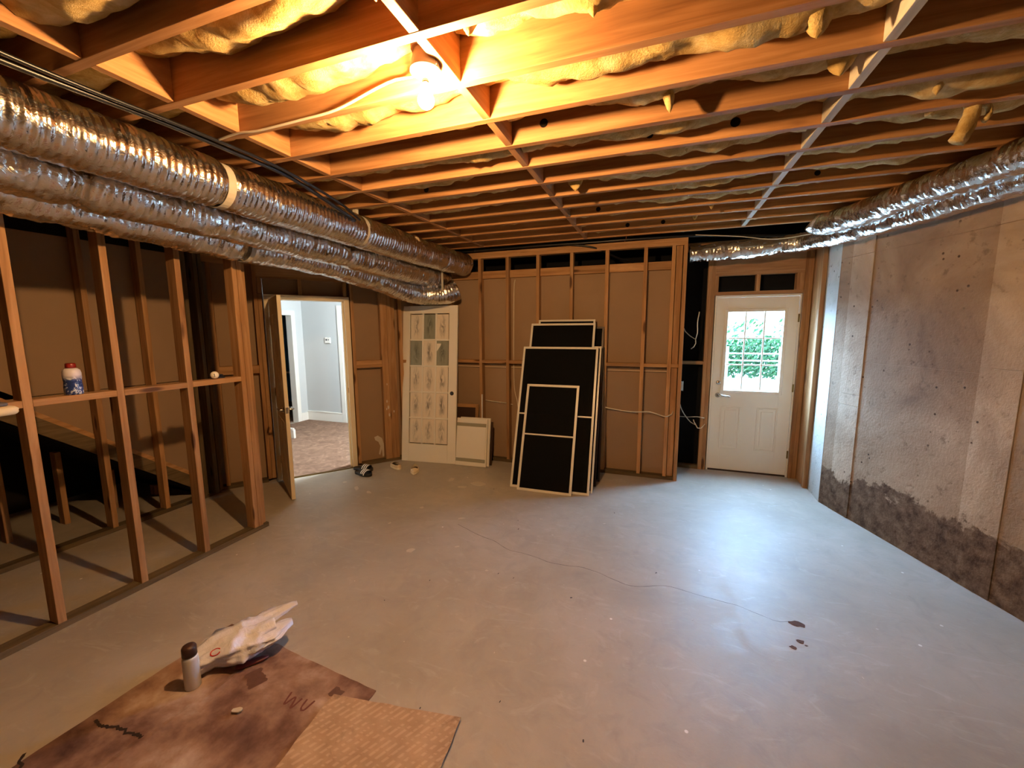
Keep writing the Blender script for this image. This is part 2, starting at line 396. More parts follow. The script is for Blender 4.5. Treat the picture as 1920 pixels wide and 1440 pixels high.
# ---------------------------------------------------------------- ceiling
ceil = empty('ceiling', (0, 0, ZJ), label='open timber joist ceiling with yellow insulation batts', kind='structure')
def CE(lo, hi): return (lo[0], lo[1], lo[2] - ZJ), (hi[0], hi[1], hi[2] - ZJ)
XJ0, XJ1 = -5.7, 4.0
def wall_right_x(y): return WR0.x + (WR0.y - y) * (WRD.x / -WRD.y)
JY = [1.316 + 0.3038 * k for k in range(-13, 12)]
for y in JY:
    lo, hi = CE((XJ0, y, ZJ), (min(XJ1, wall_right_x(y) + 0.15) if y < 4.6 else 1.6, y + 0.039, ZC)); box('joist', lo, hi, JWOOD, ceil)
lo, hi = CE((-8.6, -3.4, ZC), (4.6, 5.6, ZC + 0.03)); box('subfloor', lo, hi, JWOOD[0], ceil, 0)
lo, hi = CE((-8.6, 5.6, ZC), (-2.9, 7.6, ZC + 0.03)); box('subfloor', lo, hi, JWOOD[0], ceil, 0)
# solid blocking between joists, three rows
for bi, (xb, jit) in enumerate([(-0.832, 0.012), (0.690, 0.012), (-2.072, 0.010)]):
    for k in range(len(JY) - 1):
        if JY[k] < -1.2: continue
        j = random.uniform(-jit, jit) * 0.6
        lo, hi = CE((xb + j, JY[k] + 0.0395, ZJ + 0.002), (xb + 0.038 + j, JY[k + 1] - 0.0005, ZC)); box('blocking', lo, hi, JWOOD if bi != 1 else PALEW, ceil)
# insulation
for hx, hk, hz_, hr in ((-0.62, 16, 2.775, .022), (-0.10, 17, 2.765, .02), (0.32, 17, 2.76, .024), (-0.55, 21, 2.735, .02), (-0.35, 23, 2.725, .02), (-0.02, 23, 2.725, .02), (-1.7, 18, 2.75, .02), (0.95, 20, 2.74, .018)):
    lathe('hole_dark_disc', [(0.0005, 0), (hr, 0), (hr, .001), (.0005, .001)], VOID, ceil, (hx, JY[hk] - .0002, hz_ - ZJ), 16, (math.pi / 2, 0, 0))  # flat dark discs painted as the shade inside drilled holes
def lump(x, L):
    s = 0.0
    for c, wd, a in L:
        t = abs(x - c) / wd
        if t < 1: s += a * (1 - t * t) ** 1.5
    return s
LUMPS = {  # bay index (joist below it in JY order, 0 = joist at 1.316): x centre, half width, extra sag
    -1: [(-1.45, .62, .09), (-0.6, .5, -.05), (-2.4, .3, .05)],
    0: [(-1.5, .55, .075), (-0.62, .16, .05), (-0.30, .30, .055), (0.1, .3, .03)],
    1: [(-1.55, .5, .085), (-1.05, .2, .05), (-0.35, .4, .07), (0.25, .5, .075)],
    2: [(-1.2, .4, .02), (-0.1, .35, .05), (0.45, .25, .05), (1.3, .5, .05)],
    3: [(-1.0, .4, .03), (0.0, .4, .04), (1.2, .4, .06)], 4: [(0.1, .5, .04), (1.3, .4, .05)], 5: [(-0.2, .5, .05), (1.0, .5, .04)],
    6: [(0.1, .6, .05), (1.2, .3, .03)], 7: [(0.0, .5, .04)], 8: [(0.5, .4, .03)], -2: [(-1.8, .7, .06)]}
def batt(k, x0, x1):
    y0 = JY[k] + 0.0395; y1 = JY[k + 1] - 0.0005; idx = k - 13
    nx = max(4, int((x1 - x0) / 0.03)); ny = 10; vs, fs = [], []
    for i in range(nx + 1):
        x = x0 + (x1 - x0) * i / nx
        sag = 0.125 + 0.055 * nz(x * 0.9, idx * 3.7) + lump(x, LUMPS.get(idx, []))
        if idx >= 3: sag += 0.05
        for j in range(ny + 1):
            t = j / ny; y = y0 + (y1 - y0) * t
            prof = 0.45 + 0.55 * math.sin(math.pi * min(1, max(0, t))) ** 0.6
            z = ZC - sag * prof + 0.030 * nz(x * 7, y * 9, idx) + 0.014 * nz(x * 19, y * 19, idx + 5) + 0.006 * nz(x * 45, y * 45, idx)
            z = max(ZJ - 0.006 + 0.012 * nz(x * 11, y * 11, 2), min(ZC - 0.004, z))
            vs.append((x, y + 0.01 * nz(x * 8, y * 8, 9) * math.sin(math.pi * t), z - ZJ))
    for i in range(nx):
        for j in range(ny):
            a = i * (ny + 1) + j; fs.append((a, a + 1, a + ny + 2, a + ny + 1))
    pymesh('insulation_batt', vs, fs, INSUL, ceil, smooth=True)
edges = [-4.3, -2.075, -0.835, 0.688]
for k in range(7, len(JY) - 1):
    xe = min(3.4, wall_right_x(JY[k + 1]) - 0.02); bnds = [-4.3, -2.078, -2.028, -0.842, -0.79, 0.682, 0.735, xe]
    for q in range(0, 8, 2):
        a, b = bnds[q], bnds[q + 1]
        if b - a > 0.2: batt(k, a + 0.002, b - 0.002)
def tuft(c, rx, ry, h, seed, taper=0.15, lean=(0, 0)):
    vs, fs = [], []; nr, ns = 9, 14
    for i in range(nr):
        t = i / (nr - 1); r = (1 - t) ** 0.55 * (1 - taper) + taper * (1 - t)
        if t < 0.15: r *= 0.8
        for k in range(ns):
            a = 2 * math.pi * k / ns; q = 1 + 0.38 * nz(math.cos(a) * 1.5 + seed, math.sin(a) * 1.5, t * 3)
            vs.append((c[0] + rx * r * q * math.cos(a) + lean[0] * t, c[1] + ry * r * q * math.sin(a) + lean[1] * t, c[2] - ZJ - h * t + 0.01 * nz(k, i, seed)))
    for i in range(nr - 1):
        for k in range(ns): fs.append((i * ns + k, i * ns + (k + 1) % ns, (i + 1) * ns + (k + 1) % ns, (i + 1) * ns + k))
    fs.append(tuple(range((nr - 1) * ns, nr * ns))); fs.append(tuple(range(ns - 1, -1, -1)))
    pymesh('insulation_tuft', vs, fs, INSUL, ceil, smooth=True)
tuft((-0.60, 2.985, 2.86), .115, .05, .20, 1, 0.6); tuft((-0.02, 2.10, 2.80), .035, .05, .14, 2, lean=(.02, 0)); tuft((0.62, 2.08, 2.80), .08, .07, .12, 3, .5)
tuft((0.46, 1.80, 2.80), .07, .06, .12, 4, .5); tuft((-0.25, 1.50, 2.84), .06, .05, .12, 5, .6); tuft((-0.68, 1.45, 2.86), .05, .06, .13, 6)
tuft((1.05, 2.36, 2.80), .04, .05, .13, 8); tuft((0.05, 3.3, 2.78), .03, .05, .09, 9); tuft((0.25, 4.2, 2.78), .035, .04, .10, 10); tuft((0.35, 3.85, 2.76), .03, .04, .09, 13); tuft((0.1, 2.7, 2.8), .04, .05, .09, 14)
# long strand that hangs across several joists on the right
def strand(pts, r, seed):
    path = catmull(pts, 0.02)
    vs, fs = tube_geo(path, lambda L, a, p: r * (1 + 0.5 * nz(p.z * 12 + seed, a * 0.9, seed) + 0.25 * nz(L * 40, a * 2, seed)), 10)
    pymesh('insulation_tuft', [(v.x, v.y, v.z - ZJ) for v in vs], fs, INSUL, ceil, smooth=True)
strand([(1.30, 2.62, 2.82), (1.285, 2.60, 2.74), (1.29, 2.60, 2.66), (1.27, 2.59, 2.60), (1.245, 2.59, 2.55)], 0.030, 3)
strand([(1.30, 2.60, 2.70), (1.345, 2.61, 2.70), (1.36, 2.61, 2.66), (1.34, 2.60, 2.63)], 0.012, 7)
strand([(1.19, 2.60, 2.78), (1.15, 2.60, 2.73), (1.14, 2.60, 2.69)], 0.022, 9)

# ---------------------------------------------------------------- back stud wall
wb = empty('wall_back', (-1.0, YB, 0), label='bare stud wall with brown drywall backing at the far end', kind='structure')
def BW(lo, hi): return (lo[0] + 1.0, lo[1] - YB, lo[2]), (hi[0] + 1.0, hi[1] - YB, hi[2])
def bw(name, x0, x1, y0, y1, z0, z1, mat, **k):
    lo, hi = BW((x0, y0, z0), (x1, y1, z1)); return box(name, lo, hi, mat, wb, **k)
bw('bottom_plate', -2.62, 0.235, YB, YB + .089, 0, .038, DW)
bw('top_plate', -2.75, 0.235, YB, YB + .089, 2.585, 2.623, WOOD); bw('top_plate', -2.75, 0.235, YB + .004, YB + .089, 2.6235, 2.66, WOOD)
for x in (-2.60, -2.165, -1.797, -1.407, -1.000, -0.597, -0.184):
    bw('stud', x - .019, x + .019, YB, YB + .089, .0385, 2.5845, WOOD)
bw('stud', 0.082, 0.120, YB, YB + .089, .0385, 2.5845, WOOD); bw('stud', 0.124, 0.189, YB + .03, YB + .089, .0385, 2.5845, WOOD); bw('stud', 0.197, 0.235, YB - .012, YB + .089, .0, 2.5845, WOOD)
for a, b in ((-2.581, -2.184), (-2.146, -1.816), (-1.778, -1.426), (-1.388, -1.019), (-0.981, -0.616), (-0.578, -0.203), (-0.165, 0.0815)):
    bw('fire_block', a + .0005, b - .0005, YB + .001, YB + .089, 1.285, 1.323, WOOD); bw('backing_board', a + .0005, b - .0005, YB + .05, YB + .089, 2.345, 2.434, WOOD)
bw('fire_block', 0.1205, 0.1965, YB + .002, YB + .028, 1.285, 1.323, WOOD)
for z0, z1 in ((0.0, 1.216), (1.222, 2.36)):
    for a, b in ((-3.02, -1.408), (-1.406, -0.185), (-0.183, 0.195)): bw('drywall_sheet', a, b, YB + .0895, YB + .102, z0, z1, GYP, bev=.001)
bw('drywall_edge_strip', -3.02, 0.19, YB + .0885, YB + .0895, 1.222, 1.236, SEAMP, bev=0)
bw('sheathing', -3.25, 0.555, 5.45, 5.50, 0, ZC, BLACK, bev=0)
bw('void_floor', -2.95, 0.20, YB + .14, 5.45, 2.30, 2.32, VOID, bev=0)  # near-black panel paints the dark gap above the drywall
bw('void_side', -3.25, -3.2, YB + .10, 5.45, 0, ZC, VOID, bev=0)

# ---------------------------------------------------------------- angled wall with the open door
TD = math.atan2(0.789, 0.614); W0 = V((-3.56, 3.98, 0))
wc = empty('wall_corner', W0, TD, label='short angled stud wall around the open interior door', kind='structure')   # local x along the wall, y behind it
def cw(name, s0, s1, d0, d1, z0, z1, mat, **k): return box(name, (s0, d0, z0), (s1, d1, z1), mat, wc, **k)
cw('drywall_sheet', 0.063, 0.985, .0905, .103, 0, 1.2192, GYP, bev=.001); cw('drywall_sheet', 0.063, 0.985, .0905, .103, 1.2196, 2.44, GYP, bev=.001)
cw('drywall_sheet', -1.42, -0.816, .0905, .103, 0, 1.2192, GYP, bev=.001); cw('drywall_sheet', -1.42, -0.816, .0905, .103, 1.2196, 2.44, GYP, bev=.001)
cw('drywall_sheet', -0.815, 0.062, .0905, .103, 2.10, 2.44, GYP, bev=.001)
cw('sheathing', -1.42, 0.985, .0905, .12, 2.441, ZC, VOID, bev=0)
for a, b in ((0.075, 0.112), (-0.905, -0.868), (0.42, 0.50), (0.502, 0.60), (-1.30, -1.262)): cw('stud', a, b, 0.0, .089, .0385, 2.40, WOOD)
cw('jack_stud', -0.866, -0.829, 0.004, .089, .0385, 2.10, WOOD); cw('stud', 0.655, 0.70, 0.02, .089, .0385, 2.40, WOOD); cw('stud', 0.83, 0.868, 0.05, .089, .0385, 2.40, WOOD)
cw('top_plate', -1.42, 0.95, 0, .089, 2.4005, 2.438, WOOD); cw('top_plate', -1.42, 0.95, 0, .089, 2.4385, 2.477, WOOD); cw('filler_plate', -1.42, 0.95, 0, .089, 2.478, ZJ - .001, WOOD)
cw('header', -0.8675, 0.0745, 0.003, .089, 2.275, 2.3995, WOOD); cw('cripple_stud', -0.865, -0.83, .004, .089, 2.105, 2.2745, WOOD); cw('cripple_stud', -0.472, -0.436, .004, .089, 2.105, 2.2745, WOOD); cw('cripple_stud', 0.0, 0.04, .004, .089, 2.105, 2.2745, WOOD)
cw('bottom_plate', 0.113, 0.93, .001, .089, 0, .038, DW); cw('bottom_plate', -1.42, -0.906, .001, .089, 0, .038, DW)
cw('fire_block', 0.1125, 0.4195, .002, .089, 1.245, 1.333, WOOD); cw('fire_block', -1.2615, -0.9055, .002, .089, 1.245, 1.333, WOOD); cw('fire_block', 0.7005, 0.8295, .01, .089, 1.285, 1.323, WOOD)
for i, (sx_, zz_, r_) in enumerate([(.46, .80, .012), (.475, .72, .016), (.452, .70, .010), (.485, .62, .014), (.47, 1.02, .009), (.545, .66, .010)]):
    ringv = [(sx_ + r_ * .7 * (1 + .4 * nz(k, i)) * math.cos(k * math.pi / 5), -.0006, zz_ + r_ * 1.6 * (1 + .4 * nz(i, k)) * math.sin(k * math.pi / 5)) for k in range(10)]
    pymesh('paint_spot', ringv, [tuple(range(10))], CHALK, wc)
# white plaster smear low on the drywall (a stain with its own shape)
sm = [(0.30, .33), (0.345, .345), (0.40, .30), (0.418, .22), (0.418, .06), (0.395, .05), (0.39, .16), (0.365, .08), (0.35, .10), (0.372, .20), (0.35, .26), (0.31, .29)]
pymesh('plaster_smear', [(x, .0895, z) for x, z in sm], [tuple(range(len(sm)))], CHALK, wc)

# door_2: frame and open leaf
d2 = empty('door_2', W0, TD, label='cream interior door standing open into the basement with its frame', kind='structure')
def dd(name, s0, s1, a0, a1, z0, z1, mat, parent=d2, **k): return box(name, (s0, a0, z0), (s1, a1, z1), mat, parent, **k)
dd('door_casing', -0.815, -0.755, -.012, .128, 0, 2.075, CREAM, bev=.004); dd('door_casing', 0.005, 0.062, -.012, .128, 0, 2.075, CREAM, bev=.004); dd('door_casing', -0.815, 0.062, -.012, .128, 2.0755, 2.10, CREAM, bev=.003)
dd('door_stop', -0.7545, -0.735, .03, .07, 0, 2.045, CREAM); dd('door_stop', -0.015, 0.0045, .03, .07, 0, 2.045, CREAM); dd('door_head', -0.7545, 0.0045, -.01, .128, 2.046, 2.075, CREAM)
dd('threshold_strip', -0.7545, 0.0045, -.018, .03, 0.0, .012, BRASS, bev=.003)
dd('strike_plate', 0.003, 0.0048, .0, .02, .95, 1.01, BRASS, bev=0)
HX, HY = -0.752, -0.016
lf = empty('door_leaf_pivot', (0, 0, 0)); lf.parent = d2; lf.name = 'door_leaf'
lf.location = (HX, HY, 0.012)
bpy.context.view_layer.update()
target = V((-3.455, 2.995, 0)); hinge_w = W0 + V((math.cos(TD) * HX - math.sin(TD) * HY, math.sin(TD) * HX + math.cos(TD) * HY, 0))
dv = target - hinge_w; LEAFW = 0.715; lf.rotation_euler = (0, 0, math.atan2(dv.y, dv.x) - TD)
sl = box('slab', (0, -.0175, 0), (LEAFW, .0175, 2.03), CREAM, lf, .002)
for sgn in (-1, 1):
    for z0, z1 in ((0.16, 0.78), (1.0, 1.86)):
        box('raised_panel', (0.11, sgn * .0185 - .004, z0), (0.33, sgn * .0185 + .004, z1), CREAM, lf, .004); box('raised_panel', (0.39, sgn * .0185 - .004, z0), (0.61, sgn * .0185 + .004, z1), CREAM, lf, .004)
for z in (0.24, 1.02, 1.80): box('hinge', (-.012, -.022, z - .045), (.004, .022, z + .045), BRASS, lf, .001)
lathe('lever_rose', [(0, -.03), (.026, -.03), (.026, .03), (0, .03)], CHROME, lf, (LEAFW - .065, 0, .915), 18, (math.pi / 2, 0, 0))
for sgn in (-1, 1):
    vs, fs = tube_geo(catmull([(LEAFW - .065, sgn * .02, .915), (LEAFW - .065, sgn * .06, .915), (LEAFW - .09, sgn * .066, .915), (LEAFW - .18, sgn * .062, .912)], .01), .009, 8); pymesh('lever', vs, fs, CHROME, lf, smooth=True)
box('latch_plate', (LEAFW - .0002, -.012, .885), (LEAFW + .0015, .012, .945), CHROME, lf, 0)

# ---------------------------------------------------------------- hallway behind the open door
hw = empty('wall_hall_rear', (-5.0, 5.97, 0), label='pale grey hallway wall seen through the open door', kind='structure')
def lb(p, name, lo, hi, mat, **k):
    o = V(p.location); return box(name, V(lo) - o, V(hi) - o, mat, p, **k)
lb(hw, 'wall_panel', (-6.45, 5.97, 0), (-3.1, 6.07, 2.44), HALLW, bev=0); lb(hw, 'wall_panel', (-3.2, 4.69, 0), (-3.1, 5.97, ZC), HALLW, bev=0)
lb(hw, 'door_casing', (-5.49, 5.945, 0), (-5.40, 5.969, 2.06), TRIMW, bev=.003); lb(hw, 'door_casing', (-5.49, 5.945, 2.0605), (-4.6, 5.969, 2.15), TRIMW, bev=.003); lb(hw, 'hall_door_panel', (-5.3995, 5.955, 0), (-4.6, 5.969, 2.06), TRIMW, bev=.002)
hb = empty('baseboard_hall', (-5.9, 5.96, 0), label='tall white baseboard along the hallway wall', kind='structure')
lb(hb, 'board', (-6.33, 5.953, 0), (-5.491, 5.9695, .165), TRIMW, bev=.003); lb(hb, 'cap_moulding', (-6.33, 5.948, .1655), (-5.491, 5.9695, .19), TRIMW, bev=.005)
lb(hb, 'board', (-6.3295, 5.80, 0), (-6.313, 5.9525, .165), TRIMW, bev=.003)
hl = empty('wall_hall_left', (-6.38, 5.0, 0), label='hallway side wall with a white cased doorway', kind='structure')
lb(hl, 'wall_panel', (-6.43, 5.80, 0), (-6.33, 5.97, 2.44), HALLW, bev=0); lb(hl, 'wall_panel', (-6.43, 2.8, 0), (-6.33, 4.98, 2.44), HALLW, bev=0); lb(hl, 'wall_panel', (-6.43, 4.98, 2.03), (-6.33, 5.80, 2.44), HALLW, bev=0)
lb(hl, 'door_casing', (-6.445, 5.715, 0), (-6.31, 5.80, 1.985), TRIMW, bev=.004); lb(hl, 'door_casing', (-6.445, 4.95, 0), (-6.31, 5.03, 1.985), TRIMW, bev=.004); lb(hl, 'door_casing', (-6.445, 4.95, 1.9855), (-6.31, 5.80, 2.07), TRIMW, bev=.004)
hr = empty('wall_room_beyond', (-8.3, 5, 0), label='dark teal wall with a white rail in the room past the hallway', kind='structure')
lb(hr, 'wall_panel', (-8.45, 2.8, 0), (-8.4, 7.5, 2.44), TEAL, bev=0); lb(hr, 'wall_panel', (-8.4, 7.4, 0), (-6.43, 7.45, 2.44), TEAL, bev=0); lb(hr, 'wall_panel', (-8.4, 2.8, 0), (-6.43, 2.85, 2.44), TEAL, bev=0)
lb(hr, 'wall_panel', (-6.50, 6.07, 0), (-6.44, 7.4, 2.44), TEAL, bev=0); lb(hr, 'chair_rail', (-8.3995, 2.86, .70), (-8.375, 7.39, .74), TRIMW, bev=.003); lb(hr, 'chair_rail', (-8.37, 7.375, .70), (-6.51, 7.3995, .74), TRIMW, bev=.003)
lb(hr, 'wall_panel', (-6.43, 2.8, 0), (-4.45, 2.85, 2.44), HALLW, bev=0)
hc = box('ceiling_hall', (-8.5, 2.8, 2.441), (-3.1, 7.5, 2.47), HALLW, None, 0)
# keep the hall ceiling behind the angled wall: a polygon instead of a box
bpy.data.objects.remove(hc)
tv = V((math.cos(TD), math.sin(TD), 0)); nv_ = V((-math.sin(TD), math.cos(TD), 0))
pA = W0 + tv * (-1.40) + nv_ * .125; pB = W0 + tv * 0.98 + nv_ * .125
hallpoly = [(pA.x, pA.y), (pB.x, pB.y), (-3.1, 4.96), (-3.1, 7.5), (-8.5, 7.5), (-8.5, 2.8), (-4.5, 2.8)]
tag(prism('ceiling_hall', hallpoly, 2.4415, 2.47, HALLW), 'pale hallway ceiling', kind='structure')
pC = W0 + tv * (-0.754) + nv_ * .0; pD = W0 + tv * 0.004 + nv_ * .0; pE = W0 + tv * (-0.754) + nv_ * .13; pF = W0 + tv * 0.004 + nv_ * .13
cpoly = [(pC.x, pC.y), (pD.x, pD.y), (pF.x, pF.y), (pB.x, pB.y), (-3.21, 4.96), (-3.21, 5.945), (-6.309, 5.945), (-6.309, 2.86), (-4.52, 2.86), (pA.x, pA.y), (pE.x, pE.y)]
tag(prism('floor_carpet', cpoly, 0.0005, 0.014, CARPET), 'mottled brown hallway carpet beyond the open door', kind='structure')
tag(box('floor_room_beyond', (-8.399, 2.86, .0005), (-6.446, 7.39, .014), CARPET, None, 0), 'dark carpet in the teal room past the hallway', kind='structure')
th = empty('thermostat', (-5.735, 5.97, 1.53), label='small white wall thermostat on the grey hallway wall', cat='thermostat')
box('case', (-.065, -.025, -.055), (.065, -.0005, .055), TRIMW, th, .008); box('display', (-.04, -.0262, -.005), (.0, -.0251, .025), TRAY, th, 0); box('button', (.02, -.029, .0), (.04, -.0255, .02), TRAY, th, .001)
bb = empty('trim_1', (-5.45, 4.79, 0), label='white baseboard end inside the hallway beside the door edge', kind='structure')
box('board', (-.06, -.02, .0145), (.06, .02, .155), TRIMW, bb, .004); box('cap_moulding', (-.05, -.015, .1555), (.05, .015, .178), TRIMW, bb, .006)
# added globe light, out of view, put in only to brighten the hall
hlp = empty('added_hall_light', (-3.44, 4.82, 2.44), label='added white globe light out of view that brightens the hallway', cat='lamp')
lathe('added_light_base', [(0.0005, 0), (.06, 0), (.06, -.02), (.0005, -.02)], TRIMW, hlp); lathe('added_light_rod', [(0.0005, -.0205), (.006, -.0205), (.006, -.14), (.0005, -.14)], CHROME, hlp, seg=8)
gm_ = NT('added_light_glow'); gm_.base((1, 1, 1, 1), .4); gm_.b.inputs['Emission Color'].default_value = (0.84, 0.94, 1.0, 1); gm_.b.inputs['Emission Strength'].default_value = HALL
lathe('added_light_globe', [(.09 * math.sin(math.radians(d)) + .0004, -.2305 - .09 * math.cos(math.radians(d))) for d in range(0, 181, 15)], gm_.m, hlp)

# ---------------------------------------------------------------- left stud partition
wl = empty('wall_left', (XL, 1.0, 0), label='open stud partition on the left with a mid height rail', kind='structure')
def lw(name, y0, y1, x0, x1, z0, z1, mat, p=wl, **k): return lb(p, name, (x0, y0, z0), (x1, y1, z1), mat, **k)
lw('bottom_plate', -2.6, 2.49, XL - .089, XL, 0, .038, DW)
SY = [1.157 + 0.4065 * k for k in range(-8, 4)]
for y in SY: lw('stud', y - .019, y + .019, XL - .089, XL, .0385, ZJ - .0775, WOOD)
lw('stud', 2.3965, 2.434, XL - .089, XL + .004, .0385, ZJ - .0775, WOOD); lw('stud', 2.440, 2.478, XL - .10, XL - .02, .0385, ZJ - .0775, WOOD)
lw('top_plate', -2.6, 2.49, XL - .089, XL, ZJ - .077, ZJ - .039, WOOD); lw('top_plate', -2.6, 2.49, XL - .089, XL, ZJ - .0385, ZJ - .0005, WOOD)
for a, b in zip(SY[:-1], SY[1:]): lw('fire_block', a + .0195, b - .0195, XL - .089, XL, 1.300, 1.338, WOOD)

# ---------------------------------------------------------------- wall under the stairs, further left
ws = empty('wall_stairs', (-4.33, 1.0, 0), label='shadowed stud wall and stair stringer behind the left partition', kind='structure')
XS = -4.33
def sw(name, y0, y1, x0, x1, z0, z1, mat, **k): return lb(ws, name, (x0, y0, z0), (x1, y1, z1), mat, **k)
sw('bottom_plate', -2.6, 2.88, XS - .089, XS, 0, .038, DW)
for y in [1.977 - .4065 * k for k in range(10)] + [2.38]: sw('stud', y - .019, y + .019, XS - .089, XS, .0385, ZJ - .0005, WOOD)
for y in (2.72, 2.80, 2.87): sw('corner_stud', y - .018, y + .018, XS - .05, XS + (.06 if y == 2.80 else 0.02), .0385, ZJ - .0005, DW)  # darker wood puts the shade of this corner into the studs
def zs(y): return 1.089 - (y - 1.66) * 0.795      # top edge of the stringer
def yzpoly(name, pts, x0, x1, mat):
    n = len(pts); vs = [(x0 - XS, y - 1.0, z) for y, z in pts] + [(x1 - XS, y - 1.0, z) for y, z in pts]
    fs = [tuple(range(n)), tuple(range(2 * n - 1, n - 1, -1))] + [(i, i + n, (i + 1) % n + n, (i + 1) % n) for i in range(n)]
    o = pymesh(name, vs, fs, mat, ws); bm = bmesh.new(); bm.from_mesh(o.data); bmesh.ops.recalc_face_normals(bm, faces=bm.faces[:]); bm.to_mesh(o.data); bm.free(); return o
yt = -0.25; yzpoly('stair_stringer', [(2.92, zs(2.92) - .17), (2.92, zs(2.92)), (yt, zs(yt)), (yt, zs(yt) - .17)], XS - .13, XS - .092, DW[1])  # darker wood paints the dimness of the stair space onto the stringer
yzpoly('stringer_trim', [(2.92, zs(2.92) - .04), (2.92, zs(2.92) + .004), (yt, zs(yt) + .004), (yt, zs(yt) - .04)], XS - .14, XS - .0915, WOOD[1])
Ys = [2.95, 1.57, 0.351, -0.25]
for a, b in zip(Ys[:-1], Ys[1:]):
    for z0, z1 in ((0.0, 1.216), (1.222, 2.44)):
        lowa, lowb = max(z0, zs(a) + .002), max(z0, zs(b) + .002)
        if lowb < z1 and lowa < z1:
            yzpoly('drywall_sheet', [(a, lowa), (a, z1), (b + .002, z1), (b + .002, lowb)] if True else [], XS - .112, XS - .0995, GYP)
        elif lowa < z1:
            yq = 1.66 + (1.089 - z1) / 0.795; yzpoly('drywall_sheet', [(a, lowa), (a, z1), (yq, z1)], XS - .112, XS - .0995, GYP)
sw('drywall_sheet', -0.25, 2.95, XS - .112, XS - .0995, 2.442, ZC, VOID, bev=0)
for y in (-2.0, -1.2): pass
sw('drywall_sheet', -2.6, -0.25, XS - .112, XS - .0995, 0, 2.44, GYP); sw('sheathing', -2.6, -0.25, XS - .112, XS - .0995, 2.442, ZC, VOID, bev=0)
sw('stair_back_wall', -2.6, 2.79, -5.75, -5.7, 0, ZC, VOID, bev=0)  # near-black colour stands in for the darkness under the stairs
for i in range(5): sw('stair_support_post', 1.2 + .35 * i, 1.238 + .35 * i, -5.0, -4.92, 0, zs(1.2 + .35 * i) - .24, WOOD)
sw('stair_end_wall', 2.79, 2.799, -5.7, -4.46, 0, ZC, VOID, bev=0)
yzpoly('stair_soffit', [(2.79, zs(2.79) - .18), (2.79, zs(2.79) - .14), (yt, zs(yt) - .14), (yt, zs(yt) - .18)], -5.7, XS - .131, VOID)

# ---------------------------------------------------------------- right concrete wall
def wr(s, off=0.0): p = WR0 + WRD * s + WRN * off; return (p.x, p.y)
rx = empty('wall_right', WR0, math.atan2(WRD.y, WRD.x), label='cast concrete basement wall with form joints and damp stains', kind='structure')
# local: x along the wall towards the camera, y away from/into the room.  Local +y = left of run direction
SIDE = 1 if V((-math.sin(math.atan2(WRD.y, WRD.x)), math.cos(math.atan2(WRD.y, WRD.x)), 0)).dot(WRN) > 0 else -1
def rb(name, s0, s1, d0, d1, z0, z1, mat, **k):   # d = distance into the room (negative = into the wall)
    a, b = sorted((d0 * SIDE, d1 * SIDE)); return box(name, (s0, a, z0), (s1, b, z1), mat, rx, **k)
rb('wall_core', 0.02, 8.6, -.30, -.0065, 0, ZC, CONC, bev=0)
PAN = [(0.0, 0.1315, CONC), (0.133, 0.3615, CONC2), (0.363, 1.2665, CONC), (1.268, 1.50, CONC2), (1.503, 2.40, CONC), (2.403, 2.63, CONC2), (2.633, 3.55, CONC), (3.553, 4.78, CONC2), (4.783, 6.0, CONC), (6.003, 8.6, CONC2)]
for i, (a, b, m) in enumerate(PAN):
    d = (0.0, .004, -.002, .003, 0.0, .004, -.001, .002, 0, .003)[i]
    hz = {0: [2.33], 1: [1.02, 1.12, 2.33], 2: [1.415, 2.327], 3: [1.45, 2.327], 4: [1.43, 2.327], 5: [1.3, 2.327]}.get(i, [1.42, 2.327])
    zz = [0.0] + hz + [ZC]
    for z0, z1 in zip(zz[:-1], zz[1:]): rb('form_panel', a, b - .0015 * 0, -.006, d, z0 + .001, z1 - .001, m, bev=.0012)
# return at the end of the wall, whitewashed
tag(prism('wall_right_return', [(1.534, 4.668), (1.548, 5.02), (1.548, 5.5), (1.95, 5.5), (1.85, 4.62)], 0, ZC, CONCW), 'whitewashed end of the concrete wall beside the back door', kind='structure')
# wall behind the camera and its sides
wf = empty('wall_front', (0, -2.9, 0), label='plain drywall wall behind the viewer', kind='structure')
lb(wf, 'drywall_sheet', (-5.75, -3.0, 0), (4.4, -2.95, ZC), GYP, bev=0); lb(wf, 'drywall_sheet', (-5.75, -2.95, 0), (-5.7, -2.6, ZC), GYP, bev=0)

# ---------------------------------------------------------------- alcove with the back door
YD = 5.33
wd = empty('wall_alcove', (0.9, YD, 0), label='timber framed alcove wall around the white back door', kind='structure')
def ww(name, x0, x1, y0, y1, z0, z1, mat, **k): return lb(wd, name, (x0, y0, z0), (x1, y1, z1), mat, **k)
for x0, x1 in ((0.492, 0.53), (0.5305, 0.572), (1.440, 1.478), (1.4785, 1.516)): ww('stud', x0, x1, YD, YD + .089, 0.0, 2.60, WOOD)
ww('sill_header', 0.5725, 1.4395, YD, YD + .089, 2.086, 2.124, WOOD); ww('header', 0.5725, 1.4395, YD, YD + .089, 2.305, 2.343, WOOD); ww('header', 0.5725, 1.4395, YD, YD + .089, 2.3435, 2.55, WOOD)
for x0, x1 in ((0.573, 0.605), (0.985, 1.023), (1.37, 1.4385)): ww('cripple_stud', x0, x1, YD + .002, YD + .089, 2.1245, 2.3045, WOOD)
ww('top_plate', 0.25, 1.53, YD, YD + .089, 2.6005, 2.6385, WOOD); ww('top_plate', 0.25, 1.53, YD, YD + .089, 2.639, ZJ - .0005, WOOD)
ww('fire_block', 0.24, 0.4915, YD + .001, YD + .089, 1.285, 1.323, WOOD); ww('bottom_plate', 0.24, 0.4915, YD, YD + .089, 0, .038, DW)
